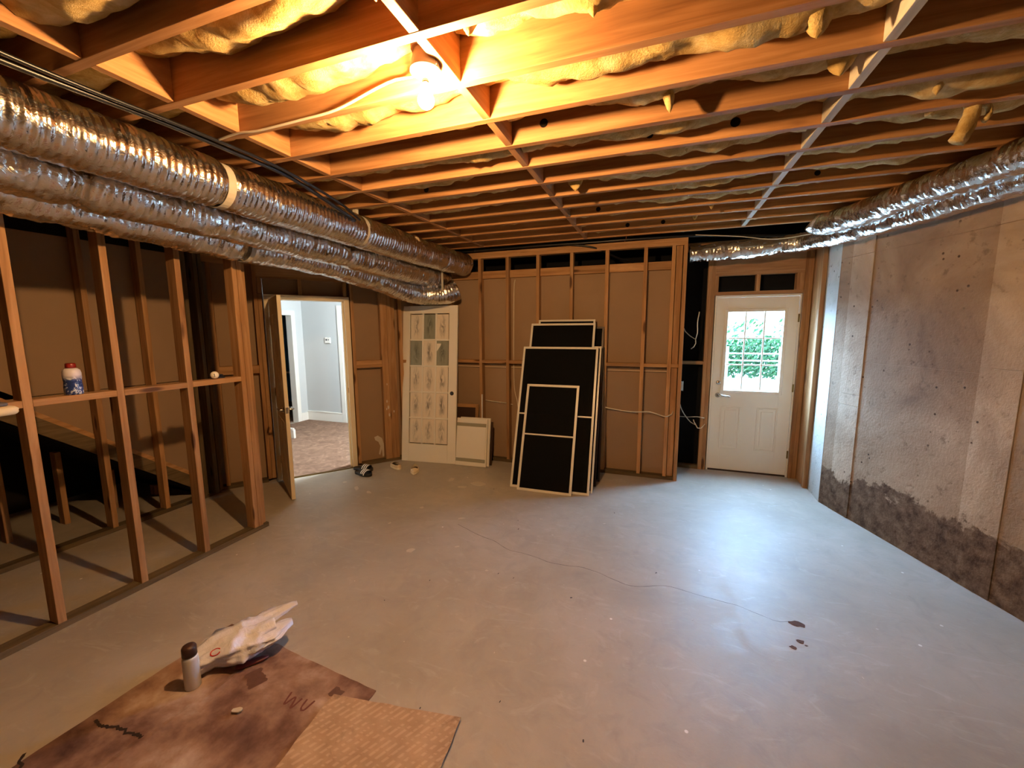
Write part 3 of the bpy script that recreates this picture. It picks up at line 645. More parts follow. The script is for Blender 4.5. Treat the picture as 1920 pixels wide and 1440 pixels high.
ww('sheathing', 0.5555, 1.50, YD + .12, YD + .17, 2.10, ZC, BLACK, bev=0); ww('sheathing', 0.5555, 0.592, YD + .12, YD + .17, 0, 2.0995, BLACK, bev=0); ww('sheathing', 1.455, 1.547, YD + .12, YD + .17, 0, ZC, BLACK, bev=0)
ww('side_panel', 1.522, 1.5465, 5.10, YD + .1, 0.0, 2.60, WOOD); ww('edge_trim', 1.505, 1.5455, 5.035, 5.099, 0.0, 2.60, WOOD, bev=.004); ww('side_plate', 1.505, 1.5465, 5.04, YD - .001, 2.6005, ZJ - .0005, WOOD)
ww('end_sheathing', 0.195, 0.235, YB + .10, YD + .12, 0, ZC, BLACK, bev=0)

d1 = empty('door_1', (1.01, 5.366, 0.02), label='off-white back door with nine glass panes and two embossed panels', kind='structure')
DX0, DX1 = 0.605 - 1.01, 1.418 - 1.01; H2 = 2.04
def db(name, x0, x1, y0, y1, z0, z1, mat, parent=d1, **k): return box(name, (x0, y0, z0), (x1, y1, z1), mat, parent, **k)
GX0, GX1, GZ0, GZ1 = 0.722 - 1.01, 1.292 - 1.01, 0.962, 1.882
slab = empty('slab'); slab.parent = d1
for nm, a, b, c, d in (('stile', DX0, GX0, 0, H2), ('stile', GX1, DX1, 0, H2), ('rail', GX0 + .0002, GX1 - .0002, 0, GZ0), ('rail', GX0 + .0002, GX1 - .0002, GZ1, H2)): db(nm, a, b, 0, .044, c, d, GREYDOOR, slab, bev=.0008)
# glazing frame
for a, b, c, d in ((GX0 - .028, GX0 + .006, GZ0 - .028, GZ1 + .028), (GX1 - .006, GX1 + .028, GZ0 - .028, GZ1 + .028)): db('glazing_frame', a, b, -.010, -.0002, c, d, GREYDOOR, bev=.004)
for c, d in ((GZ0 - .028, GZ0 + .006), (GZ1 - .006, GZ1 + .028)): db('glazing_frame', GX0 + .0065, GX1 - .0065, -.010, -.0002, c, d, GREYDOOR, bev=.004)
pw, ph = (GX1 - GX0) / 3, (GZ1 - GZ0) / 3
for i in range(3):
    for j in range(3): db('pane', GX0 + pw * i + .001, GX0 + pw * (i + 1) - .001, .018, .022, GZ0 + ph * j + .001, GZ0 + ph * (j + 1) - .001, GLASS, bev=0)
for i in (1, 2): db('muntin', GX0 + pw * i - .008, GX0 + pw * i + .008, .004, .017, GZ0, GZ1, GREYDOOR, bev=.003); db('muntin', GX0 + .001, GX1 - .001, .005, .0165, GZ0 + ph * i - .008, GZ0 + ph * i + .008, GREYDOOR, bev=.003)
# embossed lower panels: a moulded ring and a raised field
for cx in (-0.195, 0.182):
    x0, x1, z0, z1 = cx - .105, cx + .105, .262, .775
    for a, b, c, d in ((x0, x0 + .018, z0, z1), (x1 - .018, x1, z0, z1), (x0 + .0185, x1 - .0185, z0, z0 + .018), (x0 + .0185, x1 - .0185, z1 - .018, z1)): db('panel_moulding', a, b, -.007, .001, c, d, GREYDOOR, bev=.0035)
    db('raised_panel', x0 + .045, x1 - .045, -.005, .001, z0 + .045, z1 - .045, GREYDOOR, bev=.0045)
lathe('deadbolt', [(0, 0), (.026, 0), (.026, .010), (.018, .018), (0, .018)], CHROME, d1, (0.667 - 1.01, -.0005, 1.055), 20, (math.pi / 2, 0, 0))
hd = lathe('handle', [(0, 0), (.028, 0), (.028, .008), (.012, .014), (.012, .045), (0, .045)], CHROME, d1, (0.667 - 1.01, -.0005, .905), 20, (math.pi / 2, 0, 0))
vs, fs = tube_geo(catmull([(0, 0, .042), (.03, .004, .05), (.09, -.004, .05), (.125, -.008, .048)], .01), .0085, 8); pymesh('lever', vs, fs, CHROME, hd, smooth=True)
for nm, a, b, c, d in (('jamb', DX0 - .022, DX0 - .002, -.02, 2.064), ('jamb', DX1 + .002, DX1 + .020, -.02, 2.064)): db(nm, a, b, -.012, .10, c, d, GREYDOOR, bev=.002)
db('jamb', DX0 - .0015, DX1 + .0015, -.012, .10, 2.0425, 2.064, GREYDOOR, bev=.002); db('sweep', DX0, DX1, -.004, .04, -.0195, -.001, SEALDARK, bev=.002); db('sill', DX0 - .02, DX1 + .02, .05, .13, -.0195, -.002, SEALDARK, bev=.001)
for z in (0.25, 1.02, 1.80): db('hinge', DX1 - .004, DX1 + .012, -.016, -.0125, z - .045, z + .045, BRASS, bev=.001)

# ---------------------------------------------------------------- outside
tag(box('ground', (-14, 5.56, -.12), (24, 45, -.02), PATIO, None, 0), 'sunlit pale patio outside the back door', kind='structure')
def leafy(name, label, x0, x1, y0, y1, z0, z1, nleaf, size, mat, top=0.0):
    vs, fs = [], []
    for k in range(nleaf):
        x = random.uniform(x0, x1); zt = z1 + top * nz(x * 0.8, 4.0) + top * 0.5 * nz(x * 3, 1); z = z0 + (zt - z0) * random.random() ** 0.85; y = random.uniform(y0, y1)
        a = V((random.gauss(0, 1), random.gauss(0, 1), random.gauss(0, 1))).normalized(); b = a.orthogonal().normalized(); c = a.cross(b); s = size * random.uniform(.6, 1.3); p = V((x, y, z)); i = len(vs)
        vs += [p - b * s, p - c * s * .45 + a * s * .12, p + b * s, p + c * s * .45 + a * s * .12]; fs.append((i, i + 1, i + 2, i + 3))
    o = pymesh(name, vs, fs, mat); o.location = (0, 0, 0); return tag(o, label, 'hedge')
leafy('hedge', 'dense green hedge outside behind the pale fence', -3, 8, 13.0, 13.9, 0.32, 1.45, 15000, .085, HEDGE, .2)
leafy('shrub', 'taller loose shrub rising behind the hedge outside', -3, 8, 14.5, 16, 0.26, 1.95, 1500, .10, HEDGE, .35)
box_h = None
gb = box('garden_bank', (-3.2, 12.95, -.02), (8.2, 16.5, .22), PATIO, None, .02); tag(gb, 'pale low planting bed kerb below the hedge outside', 'kerb')
fn = empty('fence', (2.4, 12.6, -.02), label='pale metal rail fence in front of the hedge outside', cat='fence')
for z in (.35, .86, 1.05): box('rail', (-4.5, -.02, z), (4.5, .02, z + .035), FENCE, fn, .002)
for k in range(8): box('post', (-4.4 + 1.25 * k - .03, -.03, 0), (-4.4 + 1.25 * k + .03, .03, 1.25), FENCE, fn, .002)

# ================================================================== THINGS
# ---------------------------------------------------------------- flexible foil ducts
def flex_duct(name, label, pts, r, seed, pinches=(), amp=0.010, rib=0.0022, clampz=None, group=None):
    path = catmull(pts, 0.0075)
    root = empty(name, path[len(path) // 2], label=label, cat='duct')
    root['group'] = group or 'flexible foil ducts'
    def rad(L, a, p):
        q = r + rib * math.sin(L * 2 * math.pi / 0.034) + amp * nz(p.x * 5 + seed, p.y * 5, a * 0.8) + 0.5 * amp * nz(p.y * 15 + seed, p.x * 15, a * 2.3 + p.z) + 0.55 * amp * (0.35 - abs(nz(L * 11 + seed, a * 1.6 + L * 3, seed + 2))) + 0.3 * amp * nz(L * 38 + seed, a * 3.1, seed)
        for pl, wdt, dep in pinches:
            t = abs(L - pl) / wdt
            if t < 1: q -= dep * (1 - t) ** 2; q += 0.006 * nz(L * 50, a * 5, seed) * (1 - t)
        return q
    vs, fs = tube_geo(path, rad, 34); o = root.location
    if clampz: vs = [V((v.x, v.y, min(v.z, clampz))) for v in vs]
    pymesh('foil_sleeve', [v - o for v in vs], fs, FOIL, root, smooth=True)
    return root, path
def ring(name, c, axis, r, wdt, mat, parent, flat=1.0):
    axis = V(axis).normalized(); path = []
    b = axis.orthogonal().normalized(); d = axis.cross(b); vs, fs = [], []; n = 30
    for k in range(n):
        a = 2 * math.pi * k / n; q = b * math.cos(a) + d * math.sin(a); rr = r + 0.004 * nz(math.cos(a) * 2, math.sin(a) * 2, 5)
        for e, h in ((-wdt / 2, 0.0), (wdt / 2, 0.0), (wdt / 2, .003), (-wdt / 2, .003)): vs.append(V(c) + q * (rr + h) + axis * e)
    for k in range(n):
        i, j = k * 4, ((k + 1) % n) * 4
        for s in range(4): fs.append((i + s, i + (s + 1) % 4, j + (s + 1) % 4, j + s))
    return pymesh(name, [v - parent.location for v in vs], fs, mat, parent)
Y0D = -2.4
r1, p1 = flex_duct('flex_duct', 'upper foil duct on the left, straight under the joists with two straps', [(-2.41, Y0D, 2.535), (-2.41, -.5, 2.53), (-2.41, .6, 2.535), (-2.41, 1.75, 2.53), (-2.41, 2.6, 2.525), (-2.41, 3.3, 2.52), (-2.40, 4.1, 2.52), (-2.38, 4.5, 2.515), (-2.34, 4.76, 2.51)], .132, 1, [(1.75 - Y0D, .09, .022), (2.9 - Y0D, .07, .015), (4.25 - Y0D, .05, .012)], .009, .0026, ZJ - .004)
for yy in (1.75, 2.9, 4.25): ring('strap', (-2.41, yy, 2.525), (0, 1, 0), .122, .045, STRAP, r1)
box('hanger_strap', V((-2.43, 2.88, 2.64)) - r1.location, V((-2.39, 2.905, ZJ + .05)) - r1.location, STRAP, r1, .001); box('sticker', V((-2.318, 2.02, 2.567)) - r1.location, V((-2.312, 2.07, 2.617)) - r1.location, STICKER, r1, 0, (0, -.5, 0)); box('sticker', V((-2.300, 3.62, 2.575)) - r1.location, V((-2.295, 3.67, 2.62)) - r1.location, STICKER, r1, 0, (0, -.5, 0))
r2, p2 = flex_duct('flex_duct', 'middle foil duct on the left, half hidden below the upper one', [(-2.70, Y0D, 2.44), (-2.71, -.5, 2.43), (-2.71, .9, 2.43), (-2.72, 1.8, 2.42), (-2.71, 2.8, 2.40), (-2.675, 3.6, 2.375), (-2.66, 4.2, 2.355), (-2.645, 4.5, 2.35), (-2.63, 4.72, 2.36)], .126, 5, [(1.25 - Y0D, .1, .03), (3.05 - Y0D, .07, .02)], .013, .0014)
r3, p3 = flex_duct('flex_duct', 'lowest foil duct on the left, sagging and turning down above the leaning door', [(-2.99, Y0D, 2.43), (-2.99, -.2, 2.42), (-2.995, .9, 2.40), (-2.995, 1.6, 2.365), (-2.99, 2.4, 2.345), (-2.98, 3.1, 2.335), (-2.93, 3.7, 2.26), (-2.86, 4.1, 2.18), (-2.74, 4.36, 2.142), (-2.61, 4.49, 2.138), (-2.50, 4.58, 2.155), (-2.42, 4.66, 2.20)], .121, 9, [(2.30 - Y0D, .08, .02), (3.75 - Y0D, .05, .015)], .013, .0014)
ring('strap', (-2.988, 2.32, 2.346), (0, 1, 0), .124, .035, STRAP, r3)
box('hanger_strap', V((-2.47, 4.395, 2.16)) - r3.location, V((-2.445, 4.398, 2.42)) - r3.location, STRAP, r3, 0)
def on_wall(s, off, z): p = WR0 + WRD * s + WRN * off; return (p.x, p.y, z)
r4, p4 = flex_duct('flex_duct', 'lower foil duct running from the back door alcove along the concrete wall', [(0.26, 5.04, 2.515), (0.62, 5.03, 2.525), (1.0, 5.0, 2.54), (1.27, 4.92, 2.55), (1.405, 4.70, 2.54), on_wall(.35, .115, 2.525), on_wall(.8, .115, 2.52), on_wall(1.5, .115, 2.53), on_wall(3, .115, 2.52), on_wall(6.5, .115, 2.52)], .088, 13, [(.38, .05, .014), (.86, .06, .016), (1.75, .06, .012), (2.3, .06, .01)], .013, .0010)
r5, p5 = flex_duct('flex_duct', 'upper foil duct at the right, ending in a bend into the joists', [(1.24, 4.50, 2.665), on_wall(.10, .285, 2.625), on_wall(.3, .287, 2.60), on_wall(.8, .287, 2.595), on_wall(1.5, .287, 2.60), on_wall(3, .29, 2.60), on_wall(6.5, .29, 2.60)], .092, 17, [(.42, .05, .012), (1.0, .05, .012)], .013, .0010, ZJ - .004)
for s in (.33, .85):
    c = on_wall(s, .27, 2.6); ring('strap', c, WRD, .089, .03, DSTRAP, r5)

# ---------------------------------------------------------------- cables
def cable(name, label, pts, r, mat, seg=8, step=.04):
    o = tube(name, pts, r, mat, None, seg, step); return tag(o, label, 'cable', 'loose electrical cables')
cable('cable', 'thick black cable sagging along the joists above the left ducts', [(-2.23, -1.5, 2.67), (-2.235, .3, 2.66), (-2.235, .9, 2.655), (-2.23, 1.4, 2.67), (-2.24, 1.75, 2.672), (-2.25, 2.1, 2.668), (-2.27, 2.5, 2.60), (-2.275, 2.72, 2.555)], .013, BLKCAB)
cable('cable', 'thinner black cable beside the thick one above the left ducts', [(-2.20, -1.5, 2.676), (-2.19, .3, 2.672), (-2.20, 1.0, 2.665), (-2.195, 1.5, 2.676), (-2.20, 2.0, 2.675), (-2.225, 2.5, 2.62), (-2.245, 2.74, 2.56)], .009, BLKCAB)
cable('cable', 'cream electrical cable running from the lamp holder along a joist', [(-.93, 1.5, 2.705), (-1.0, 1.588, 2.735), (-1.09, 1.602, 2.748), (-1.19, 1.602, 2.733), (-1.41, 1.60, 2.684), (-1.62, 1.60, 2.676), (-1.90, 1.60, 2.672), (-2.02, 1.60, 2.682), (-2.2, 1.62, 2.684)], .006, WIRE)
cable('cable', 'black cable lying along the top of the back stud wall', [(-2.7, 4.73, 2.665), (-2.0, 4.77, 2.67), (-1.4, 4.76, 2.675), (-.8, 4.77, 2.67), (-.3, 4.78, 2.672), (.3, 4.85, 2.674), (.7, 5.0, 2.672), (1.3, 5.2, 2.67)], .012, BLKCAB)
cable('cable', 'second black cable dipping into the dark gap above the back wall', [(-2.2, 4.75, 2.672), (-1.5, 4.79, 2.677), (-1.1, 4.80, 2.674), (-.75, 4.815, 2.62), (-.5, 5.0, 2.52), (-.3, 5.15, 2.47)], .011, BLKCAB)
cable('cable', 'white cable drooping across the studs right of the window screens', [(-.597, 4.83, .80), (-.5, 4.87, .775), (-.35, 4.88, .755), (-.25, 4.87, .755), (-.184, 4.81, .77), (-.08, 4.87, .765), (.03, 4.87, .735), (.10, 4.81, .735), (.15, 4.835, .755), (.165, 4.845, .79)], .0065, WIRE)
cable('cable', 'white cable stapled across the studs behind the white box', [(-2.14, 4.90, .785), (-2.0, 4.895, .775), (-1.83, 4.89, .765), (-1.755, 4.887, .75)], .006, WIRE)
cable('cable', 'thin grey cable running down the stud left of the screens', [(-1.72, 4.90, 2.32), (-1.735, 4.90, 2.2), (-1.74, 4.895, 1.6), (-1.735, 4.895, 1.0), (-1.69, 4.89, .78), (-1.66, 4.88, .5)], .005, WIRE)
cable('cable', 'loose white cable end hanging in the black recess', [(.245, 5.30, 1.93), (.25, 5.26, 1.72), (.33, 5.22, 1.62), (.385, 5.21, 1.585), (.40, 5.21, 1.66), (.395, 5.21, 1.78), (.41, 5.22, 1.90)], .0055, WIRE)
cable('cable', 'short white cable tail curling below the loose end', [(.385, 5.215, 1.578), (.388, 5.21, 1.54), (.37, 5.21, 1.50), (.34, 5.205, 1.475)], .005, WIRE)
cable('cable', 'coiled white cable tied low in the black recess', [(.245, 5.26, 1.00), (.25, 5.25, .82), (.30, 5.24, .70), (.38, 5.24, .60), (.43, 5.245, .57), (.41, 5.25, .63), (.46, 5.26, .53), (.50, 5.26, .53), (.54, 5.28, .58)], .0055, WIRE)
cable('cable', 'straight white cable crossing low in the black recess', [(.245, 5.28, .655), (.35, 5.27, .655), (.45, 5.27, .665), (.53, 5.29, .65)], .0045, WIRE)
cable('cable', 'thin pale wire strung along the foil duct by the alcove', [(.30, 4.80, 2.672), (.7, 4.82, 2.63), (1.0, 4.82, 2.58), (1.25, 4.72, 2.58), on_wall(.3, .20, 2.565), on_wall(.9, .205, 2.56), on_wall(1.6, .21, 2.57), on_wall(3, .21, 2.57)], .004, WIRE)
cp_ = empty('capped_wire', (-.41, 4.79, 2.66), label='short copper wire tail sticking out on top of the back wall', cat='wire')
vs, fs = tube_geo(catmull([(0, 0, .0), (.015, -.02, .02), (.02, -.03, .05), (.03, -.02, .07)], .01), .005, 8); pymesh('tail', vs, fs, COPPER, cp_, smooth=True)
sb = empty('outlet_box', (.2385, 5.02, 1.06), label='white outlet box on the side of the end stud', cat='outlet box')
box('box_body', (.0, -.03, -.05), (.025, .03, .05), TRIMW, sb, .004); box('cover_lip', (.025, -.034, -.055), (.028, .034, .055), TRIMW, sb, .001)

# ---------------------------------------------------------------- light bulb
FX = V((-.874, 1.475, 2.69))
lh = empty('bare_bulb_lamp', FX + V((0, 0, .07)), label='lit bare bulb in a white porcelain holder under the joists', cat='lamp')
lathe('junction_box', [(0, .10), (.052, .10), (.052, -.02), (.050, -.022), (0, -.022)], BOXM, lh, (0, 0, 0), 12)
lathe('lamp_holder', [(0, -.022), (.040, -.0225), (.050, -.055), (.057, -.085), (.057, -.094), (.045, -.098), (.024, -.104), (.022, -.12), (0, -.12)], PORC, lh, (0, 0, 0), 28)
lathe('bulb_cap', [(0, -.12), (.0135, -.12), (.0135, -.136), (0, -.136)], CHROME, lh, (0, 0, 0), 16)
pr = [(0.002, -.1362), (.014, -.137), (.016, -.150), (.022, -.165)] + [(.0305 * math.sin(a), -.193 - .0305 * math.cos(a) * -1 if False else -.193 + .0305 * math.cos(a)) for a in [math.radians(d) for d in range(45, 180, 15)]] + [(.001, -.2235)]
lathe('bulb', pr, BULBM, lh, (0, 0, 0), 24)
tube('pull_chain', [(.04, -.02, -.06), (.055, -.02, -.07), (.06, -.02, -.09)], .0012, CHROME, lh, 5, .01)
tag(tube('copper_pipe', [(-.95, 1.0, 2.80), (-.93, 1.09, 2.775), (-.905, 1.20, 2.755), (-.90, 1.23, 2.752)], .0065, COPPER, None, 8), 'short copper pipe stub poking down near the bulb', 'pipe')

# ---------------------------------------------------------------- leaning 15 pane door
def frame_from(name, bl, br, tl, label, cat):
    bl, br, tl = V(bl), V(br), V(tl); X = (br - bl).normalized(); Z = (tl - bl); Z = (Z - X * Z.dot(X)); h = Z.length; Z.normalize(); Y = Z.cross(X)
    o = empty(name, bl, label=label, cat=cat); m = Matrix.Identity(4)
    for i in range(3): m[i][0], m[i][1], m[i][2], m[i][3] = X[i], Y[i], Z[i], bl[i]
    o.matrix_world = m; return o, (br - bl).length, h
ld, lwid, lh_ = frame_from('panel_door', (-3.150, 4.425, .003), (-2.408, 4.512, .003), (-3.19, 4.63, 2.0), 'old white fifteen pane door leaning against the back wall', 'door')
LW_, LH_ = .752, 2.025
def pd(name, x0, x1, y0, y1, z0, z1, mat, **k): return box(name, (x0, y0, z0), (x1, y1, z1), mat, ld, **k)
PX0, PX1, PZ0, PZ1 = .098, .640, .235, 1.925
pd('stile', 0, PX0, 0, .035, 0, LH_, WHITE); pd('stile', PX1, LW_, 0, .035, 0, LH_, WHITE); pd('rail', PX0 + .0003, PX1 - .0003, 0, .035, 0, PZ0, WHITE); pd('rail', PX0 + .0003, PX1 - .0003, 0, .035, PZ1, LH_, WHITE)
cwid, rh = (PX1 - PX0) / 3, (PZ1 - PZ0) / 5
for i in (1, 2): pd('muntin', PX0 + cwid * i - .011, PX0 + cwid * i + .011, .003, .031, PZ0 + .0003, PZ1 - .0003, WHITE, bev=.004)
for j in (1, 2, 3, 4): pd('muntin', PX0 + .0003, PX1 - .0003, .0035, .030, PZ0 + rh * j - .011, PZ0 + rh * j + .011, WHITE, bev=.004)
bare = {(1, 4), (0, 3), (2, 3)}
for i in range(3):
    for j in range(5):
        pd('pane', PX0 + cwid * i + .011, PX0 + cwid * (i + 1) - .011, .012, .018, PZ0 + rh * j + .011, PZ0 + rh * (j + 1) - .011, PANEG if (i, j) in bare else PANEW, bev=0)
fl_ = [(0.005, .0), (.06, -.0), (.06, .03), (.045, .06), (.02, .09), (.005, .12)]
pymesh('paint_flake', [(PX0 + cwid * 2 + .012 + x, .0113, PZ0 + rh * 3 + .19 + z * .85 - .0) for x, z in [(0, 0), (.012, .02), (.03, .05), (.05, .085), (.06, .12), (0, .12)]], [(0, 1, 2, 3, 4, 5)], WHITE, ld)
lathe('knob_hole', [(0, 0), (.026, 0), (.026, .002), (0, .002)], INK, ld, (LW_ - .062, .001, .905), 20, (math.pi / 2, 0, 0))

# white box of panels
wbx, _, _ = frame_from('cabinet_door', (-2.400, 4.505, .002), (-1.995, 4.525, .002), (-2.400, 4.60, .60), 'white cabinet door with grooved bands standing beside the leaning door', 'cabinet door')
box('panel', (0, 0, 0), (.415, .020, .600), WHITE, wbx, .003)
for z in (.052, .500): box('band', (.004, -.004, z), (.400, -.0003, z + .042), GRIMY, wbx, .002)
box('edge_strip', (.004, -.006, .095), (.400, -.0003, .499), WHITE, wbx, .003)
wbx['group'] = 'white cabinet doors'
wb2, _, _ = frame_from('cabinet_door', (-2.372, 4.545, .002), (-1.972, 4.565, .002), (-2.372, 4.64, .60), 'second white cabinet door just behind the grooved one', 'cabinet door')
box('panel', (0, 0, 0), (.41, .020, .605), WHITE, wb2, .003); box('edge_strip', (.36, -.003, .03), (.405, -.0003, .58), WHITE, wb2, .001)
wb2['group'] = 'white cabinet doors'
wb3, _, _ = frame_from('dark_board', (-2.35, 4.60, .002), (-1.955, 4.62, .002), (-2.35, 4.70, .60), 'dark thin board behind the white cabinet doors', 'board')
box('panel', (0, 0, 0), (.40, .012, .55), BROWNF, wb3, .002); box('edge_strip', (.392, -.002, .01), (.400, -.0003, .54), BROWNF, wb3, 0)
pf, _, _ = frame_from('wooden_frame', (-2.46, 4.70, .002), (-2.20, 4.715, .002), (-2.46, 4.795, .745), 'small wooden frame with a dark panel leaning behind the white boxes', 'frame')
box('frame_side', (.225, 0, 0), (.265, .02, .745), WOOD, pf); box('frame_side', (-.12, 0, 0), (-.08, .02, .745), WOOD, pf); box('frame_top', (-.0795, 0, .70), (.2245, .02, .745), WOOD, pf); box('frame_bottom', (-.0795, 0, 0), (.2245, .02, .05), WOOD, pf); box('panel', (-.0795, .008, .0505), (.2245, .014, .6995), BROWNF, pf, 0)
stx = tag(box('trim_strip', (-2.146, 4.772, .002), (-2.134, 4.786, .88), TRIMW, None, .001), 'thin white strip of trim standing against the stud behind the white boxes', 'trim strip'); stx.rotation_euler = (-.03, 0, 0)

# ---------------------------------------------------------------- window screens
def screen(label, bl, br, top_y, L, bars, mat_f, fw=.022, tilt=0.0, mesh=SCREEN):
    bl, br = V(bl), V(br); base = V((bl.x + tilt, top_y, math.sqrt(max(.01, L * L - (top_y - bl.y) ** 2))))
    o, wdt, h = frame_from('window_screen', bl, br, base, label, 'window screen')
    o['group'] = 'window screens leaning in a stack'; t = .010
    box('frame_side', (0, 0, 0), (fw, t, h), mat_f, o); box('frame_side', (wdt - fw, 0, 0), (wdt, t, h), mat_f, o)
    box('frame_rail', (fw + .0003, 0, 0), (wdt - fw - .0003, t, fw), mat_f, o); box('frame_rail', (fw + .0003, 0, h - fw), (wdt - fw - .0003, t, h), mat_f, o)
    zz = [fw]
    for b in bars: box('crossbar', (fw + .0003, .001, b - .008), (wdt - fw - .0003, t - .001, b + .008), mat_f, o); zz += [b - .008, b + .008]
    zz.append(h - fw)
    for a, b in zip(zz[::2], zz[1::2]): box('mesh', (fw + .0003, .004, a + .0003), (wdt - fw - .0003, .006, b - .0003), mesh, o, 0)
    return o
screen('small white framed screen at the front of the stack', (-1.390, 3.985, .002), (-.800, 3.995, .002), 4.39, 1.17, [.605], ALU, .026, -.01)
screen('wide white framed screen with one crossbar behind the small one', (-1.490, 4.045, .002), (-.628, 4.062, .002), 4.575, 1.60, [.815], ALU, .024, -.04)
screen('tall white framed screen rising above the stack', (-1.440, 4.085, .002), (-.685, 4.10, .002), 4.728, 1.89, [], ALU, .024, -.045)
screen('white framed screen set slightly right in the stack', (-1.33, 4.125, .002), (-.605, 4.14, .002), 4.668, 1.61, [], ALU, .022, .0)
screen('tallest white framed screen, second last in the stack', (-1.37, 4.18, .002), (-.70, 4.19, .002), 4.79, 1.92, [], ALU, .022, -.03)
screen('brown framed dark screen at the back of the stack', (-1.25, 4.33, .002), (-.60, 4.34, .002), 4.803, 1.80, [.9], BROWNF, .024, -.02)
screen('brown framed shorter screen against the studs behind the stack', (-1.22, 4.47, .002), (-.582, 4.50, .002), 4.809, 1.62, [], BROWNF, .022, .0)

# ---------------------------------------------------------------- footwear
def slide(label, x, y, rz):
    o = empty('slide_sandal', (x, y, 0.001), rz, label=label, cat='sandal'); o['group'] = 'black slide sandals by the door'
    def outline(t):   # half widths along length
        return .036 + .012 * math.sin(math.pi * t) + .008 * math.sin(math.pi * max(0, (t - .35) / .65)) if 0 < t < 1 else .012
    N = 20; L = .27; vs, fs = [], []
    rows = [(0, 0.0, .96), (1, .012, 1.0), (2, .026, .98), (3, .026, .86), (4, .022, .6)]
    for q, z, sc in rows:
        for k in range(N + 1):
            t = k / N; e = min(1, (1 - abs(2 * t - 1) ** 6)) ** .5; wv = outline(min(.999, max(.001, t))) * e * sc + .002
            vs.append(((t - .5) * L, wv, z + .006 * t * (1 if q > 1 else 0)))
        for k in range(N, -1, -1):
            t = k / N; e = min(1, (1 - abs(2 * t - 1) ** 6)) ** .5; wv = outline(min(.999, max(.001, t))) * e * sc + .002
            vs.append(((t - .5) * L, -wv, z + .006 * t * (1 if q > 1 else 0)))
    n = 2 * N + 2
    for q in range(len(rows) - 1):
        for k in range(n): fs.append((q * n + k, q * n + (k + 1) % n, (q + 1) * n + (k + 1) % n, (q + 1) * n + k))
    fs.append(tuple(range(n - 1, -1, -1))); fs.append(tuple((len(rows) - 1) * n + k for k in range(n)))
    pymesh('sole', vs, fs, RUBBER, o, smooth=True)
    def arch(name, x0, x1, r_, mat, parent, th):
        av, af = [], []; m = 14
        for k in range(m + 1):
            a = math.pi * k / m; cy, cz = math.cos(a), math.sin(a) ** .8
            for xx, rr in ((x0, 0), (x1, 0), (x1, th), (x0, th)): av.append((xx + .012 * cz, cy * (.049 + r_ + rr), .016 + cz * (.052 + r_ + rr - .10 * (xx + .005))))
        for k in range(m):
            for s in range(4): af.append((k * 4 + s, k * 4 + (s + 1) % 4, k * 4 + 4 + (s + 1) % 4, k * 4 + 4 + s))
        af += [(0, 1, 2, 3), tuple(m * 4 + s for s in (3, 2, 1, 0))]; return pymesh(name, av, af, mat, parent, smooth=False)
    st = arch('strap', -.005, .085, 0, RUBBER, o, .005)
    for k in range(3): arch('stripe', .008 + .026 * k, .020 + .026 * k, .0052, STRIPE, st, .001)
    return o
slide('black slide sandal with three white stripes, nearer to the viewer', -3.270, 3.825, math.radians(-12)); slide('black slide sandal with three white stripes, nearer to the doorway', -3.385, 3.962, math.radians(4))
def flat_shoe(label, x, y, rz, rx_=0.0):
    o = empty('canvas_shoe', (x, y, 0.001), rz, label=label, cat='shoe'); o['group'] = 'beige canvas shoes'
    N = 18; L = .235
    def hw(t): return (.026 + .016 * math.sin(math.pi * min(1, t * 1.05)) + .008 * max(0, math.sin(math.pi * (t - .3) / .7))) * (1 - abs(2 * t - 1) ** 7) ** .5 + .001
    def loop(z, sc, zf=None):
        return [((k / N - .5) * L, hw(k / N) * sc, z if zf is None else zf(k / N)) for k in range(N + 1)] + [((k / N - .5) * L, -hw(k / N) * sc, z if zf is None else zf(k / N)) for k in range(N, -1, -1)]
    n = 2 * N + 2
    def loft(name, loops, mat, cap=True):
        vs = [p for l in loops for p in l]; fs = []
        for q in range(len(loops) - 1):
            for k in range(n): fs.append((q * n + k, q * n + (k + 1) % n, (q + 1) * n + (k + 1) % n, (q + 1) * n + k))
        if cap: fs.append(tuple(range(n - 1, -1, -1))); fs.append(tuple((len(loops) - 1) * n + k for k in range(n)))
        return pymesh(name, vs, fs, mat, o, smooth=True)
    loft('sole', [loop(0, .98), loop(.004, 1.03), loop(.018, 1.03), loop(.020, .9)], SOLE)
    hgt = lambda t: .062 - .012 * math.sin(math.pi * min(1, t / .6)) if t < .55 else .052 - .020 * ((t - .55) / .45)
    loft('upper', [loop(.0205, .96), loop(0, .98, lambda t: .02 + (hgt(t) - .02) * .5), loop(0, .88, hgt), loop(0, .80, lambda t: hgt(t) + .001)], SHOE, False)
    # vamp over the toes, opening over the heel
    vs, fs = [], []; m0 = 12
    for k in range(m0, N + 1):
        t = k / N
        for j in range(7):
            u = j / 3 - 1; vs.append(((t - .5) * L, hw(t) * .82 * u, hgt(t) + .014 * (1 - u * u) * (1 - abs(2 * t - 1) ** 5)))
    for a in range(N - m0):
        for j in range(6): fs.append((a * 7 + j, a * 7 + j + 1, a * 7 + j + 8, a * 7 + j + 7))
    pymesh('vamp', vs, fs, SHOE, o, smooth=True)
    loft('insole', [loop(.021, .80), loop(.024, .80)], SHOEIN); return o
flat_shoe('beige canvas shoe lying askew by the wooden corner post', -3.055, 4.165, math.radians(150)); flat_shoe('beige canvas shoe with its toe towards the viewer near the leaning door', -2.745, 4.115, math.radians(-62))

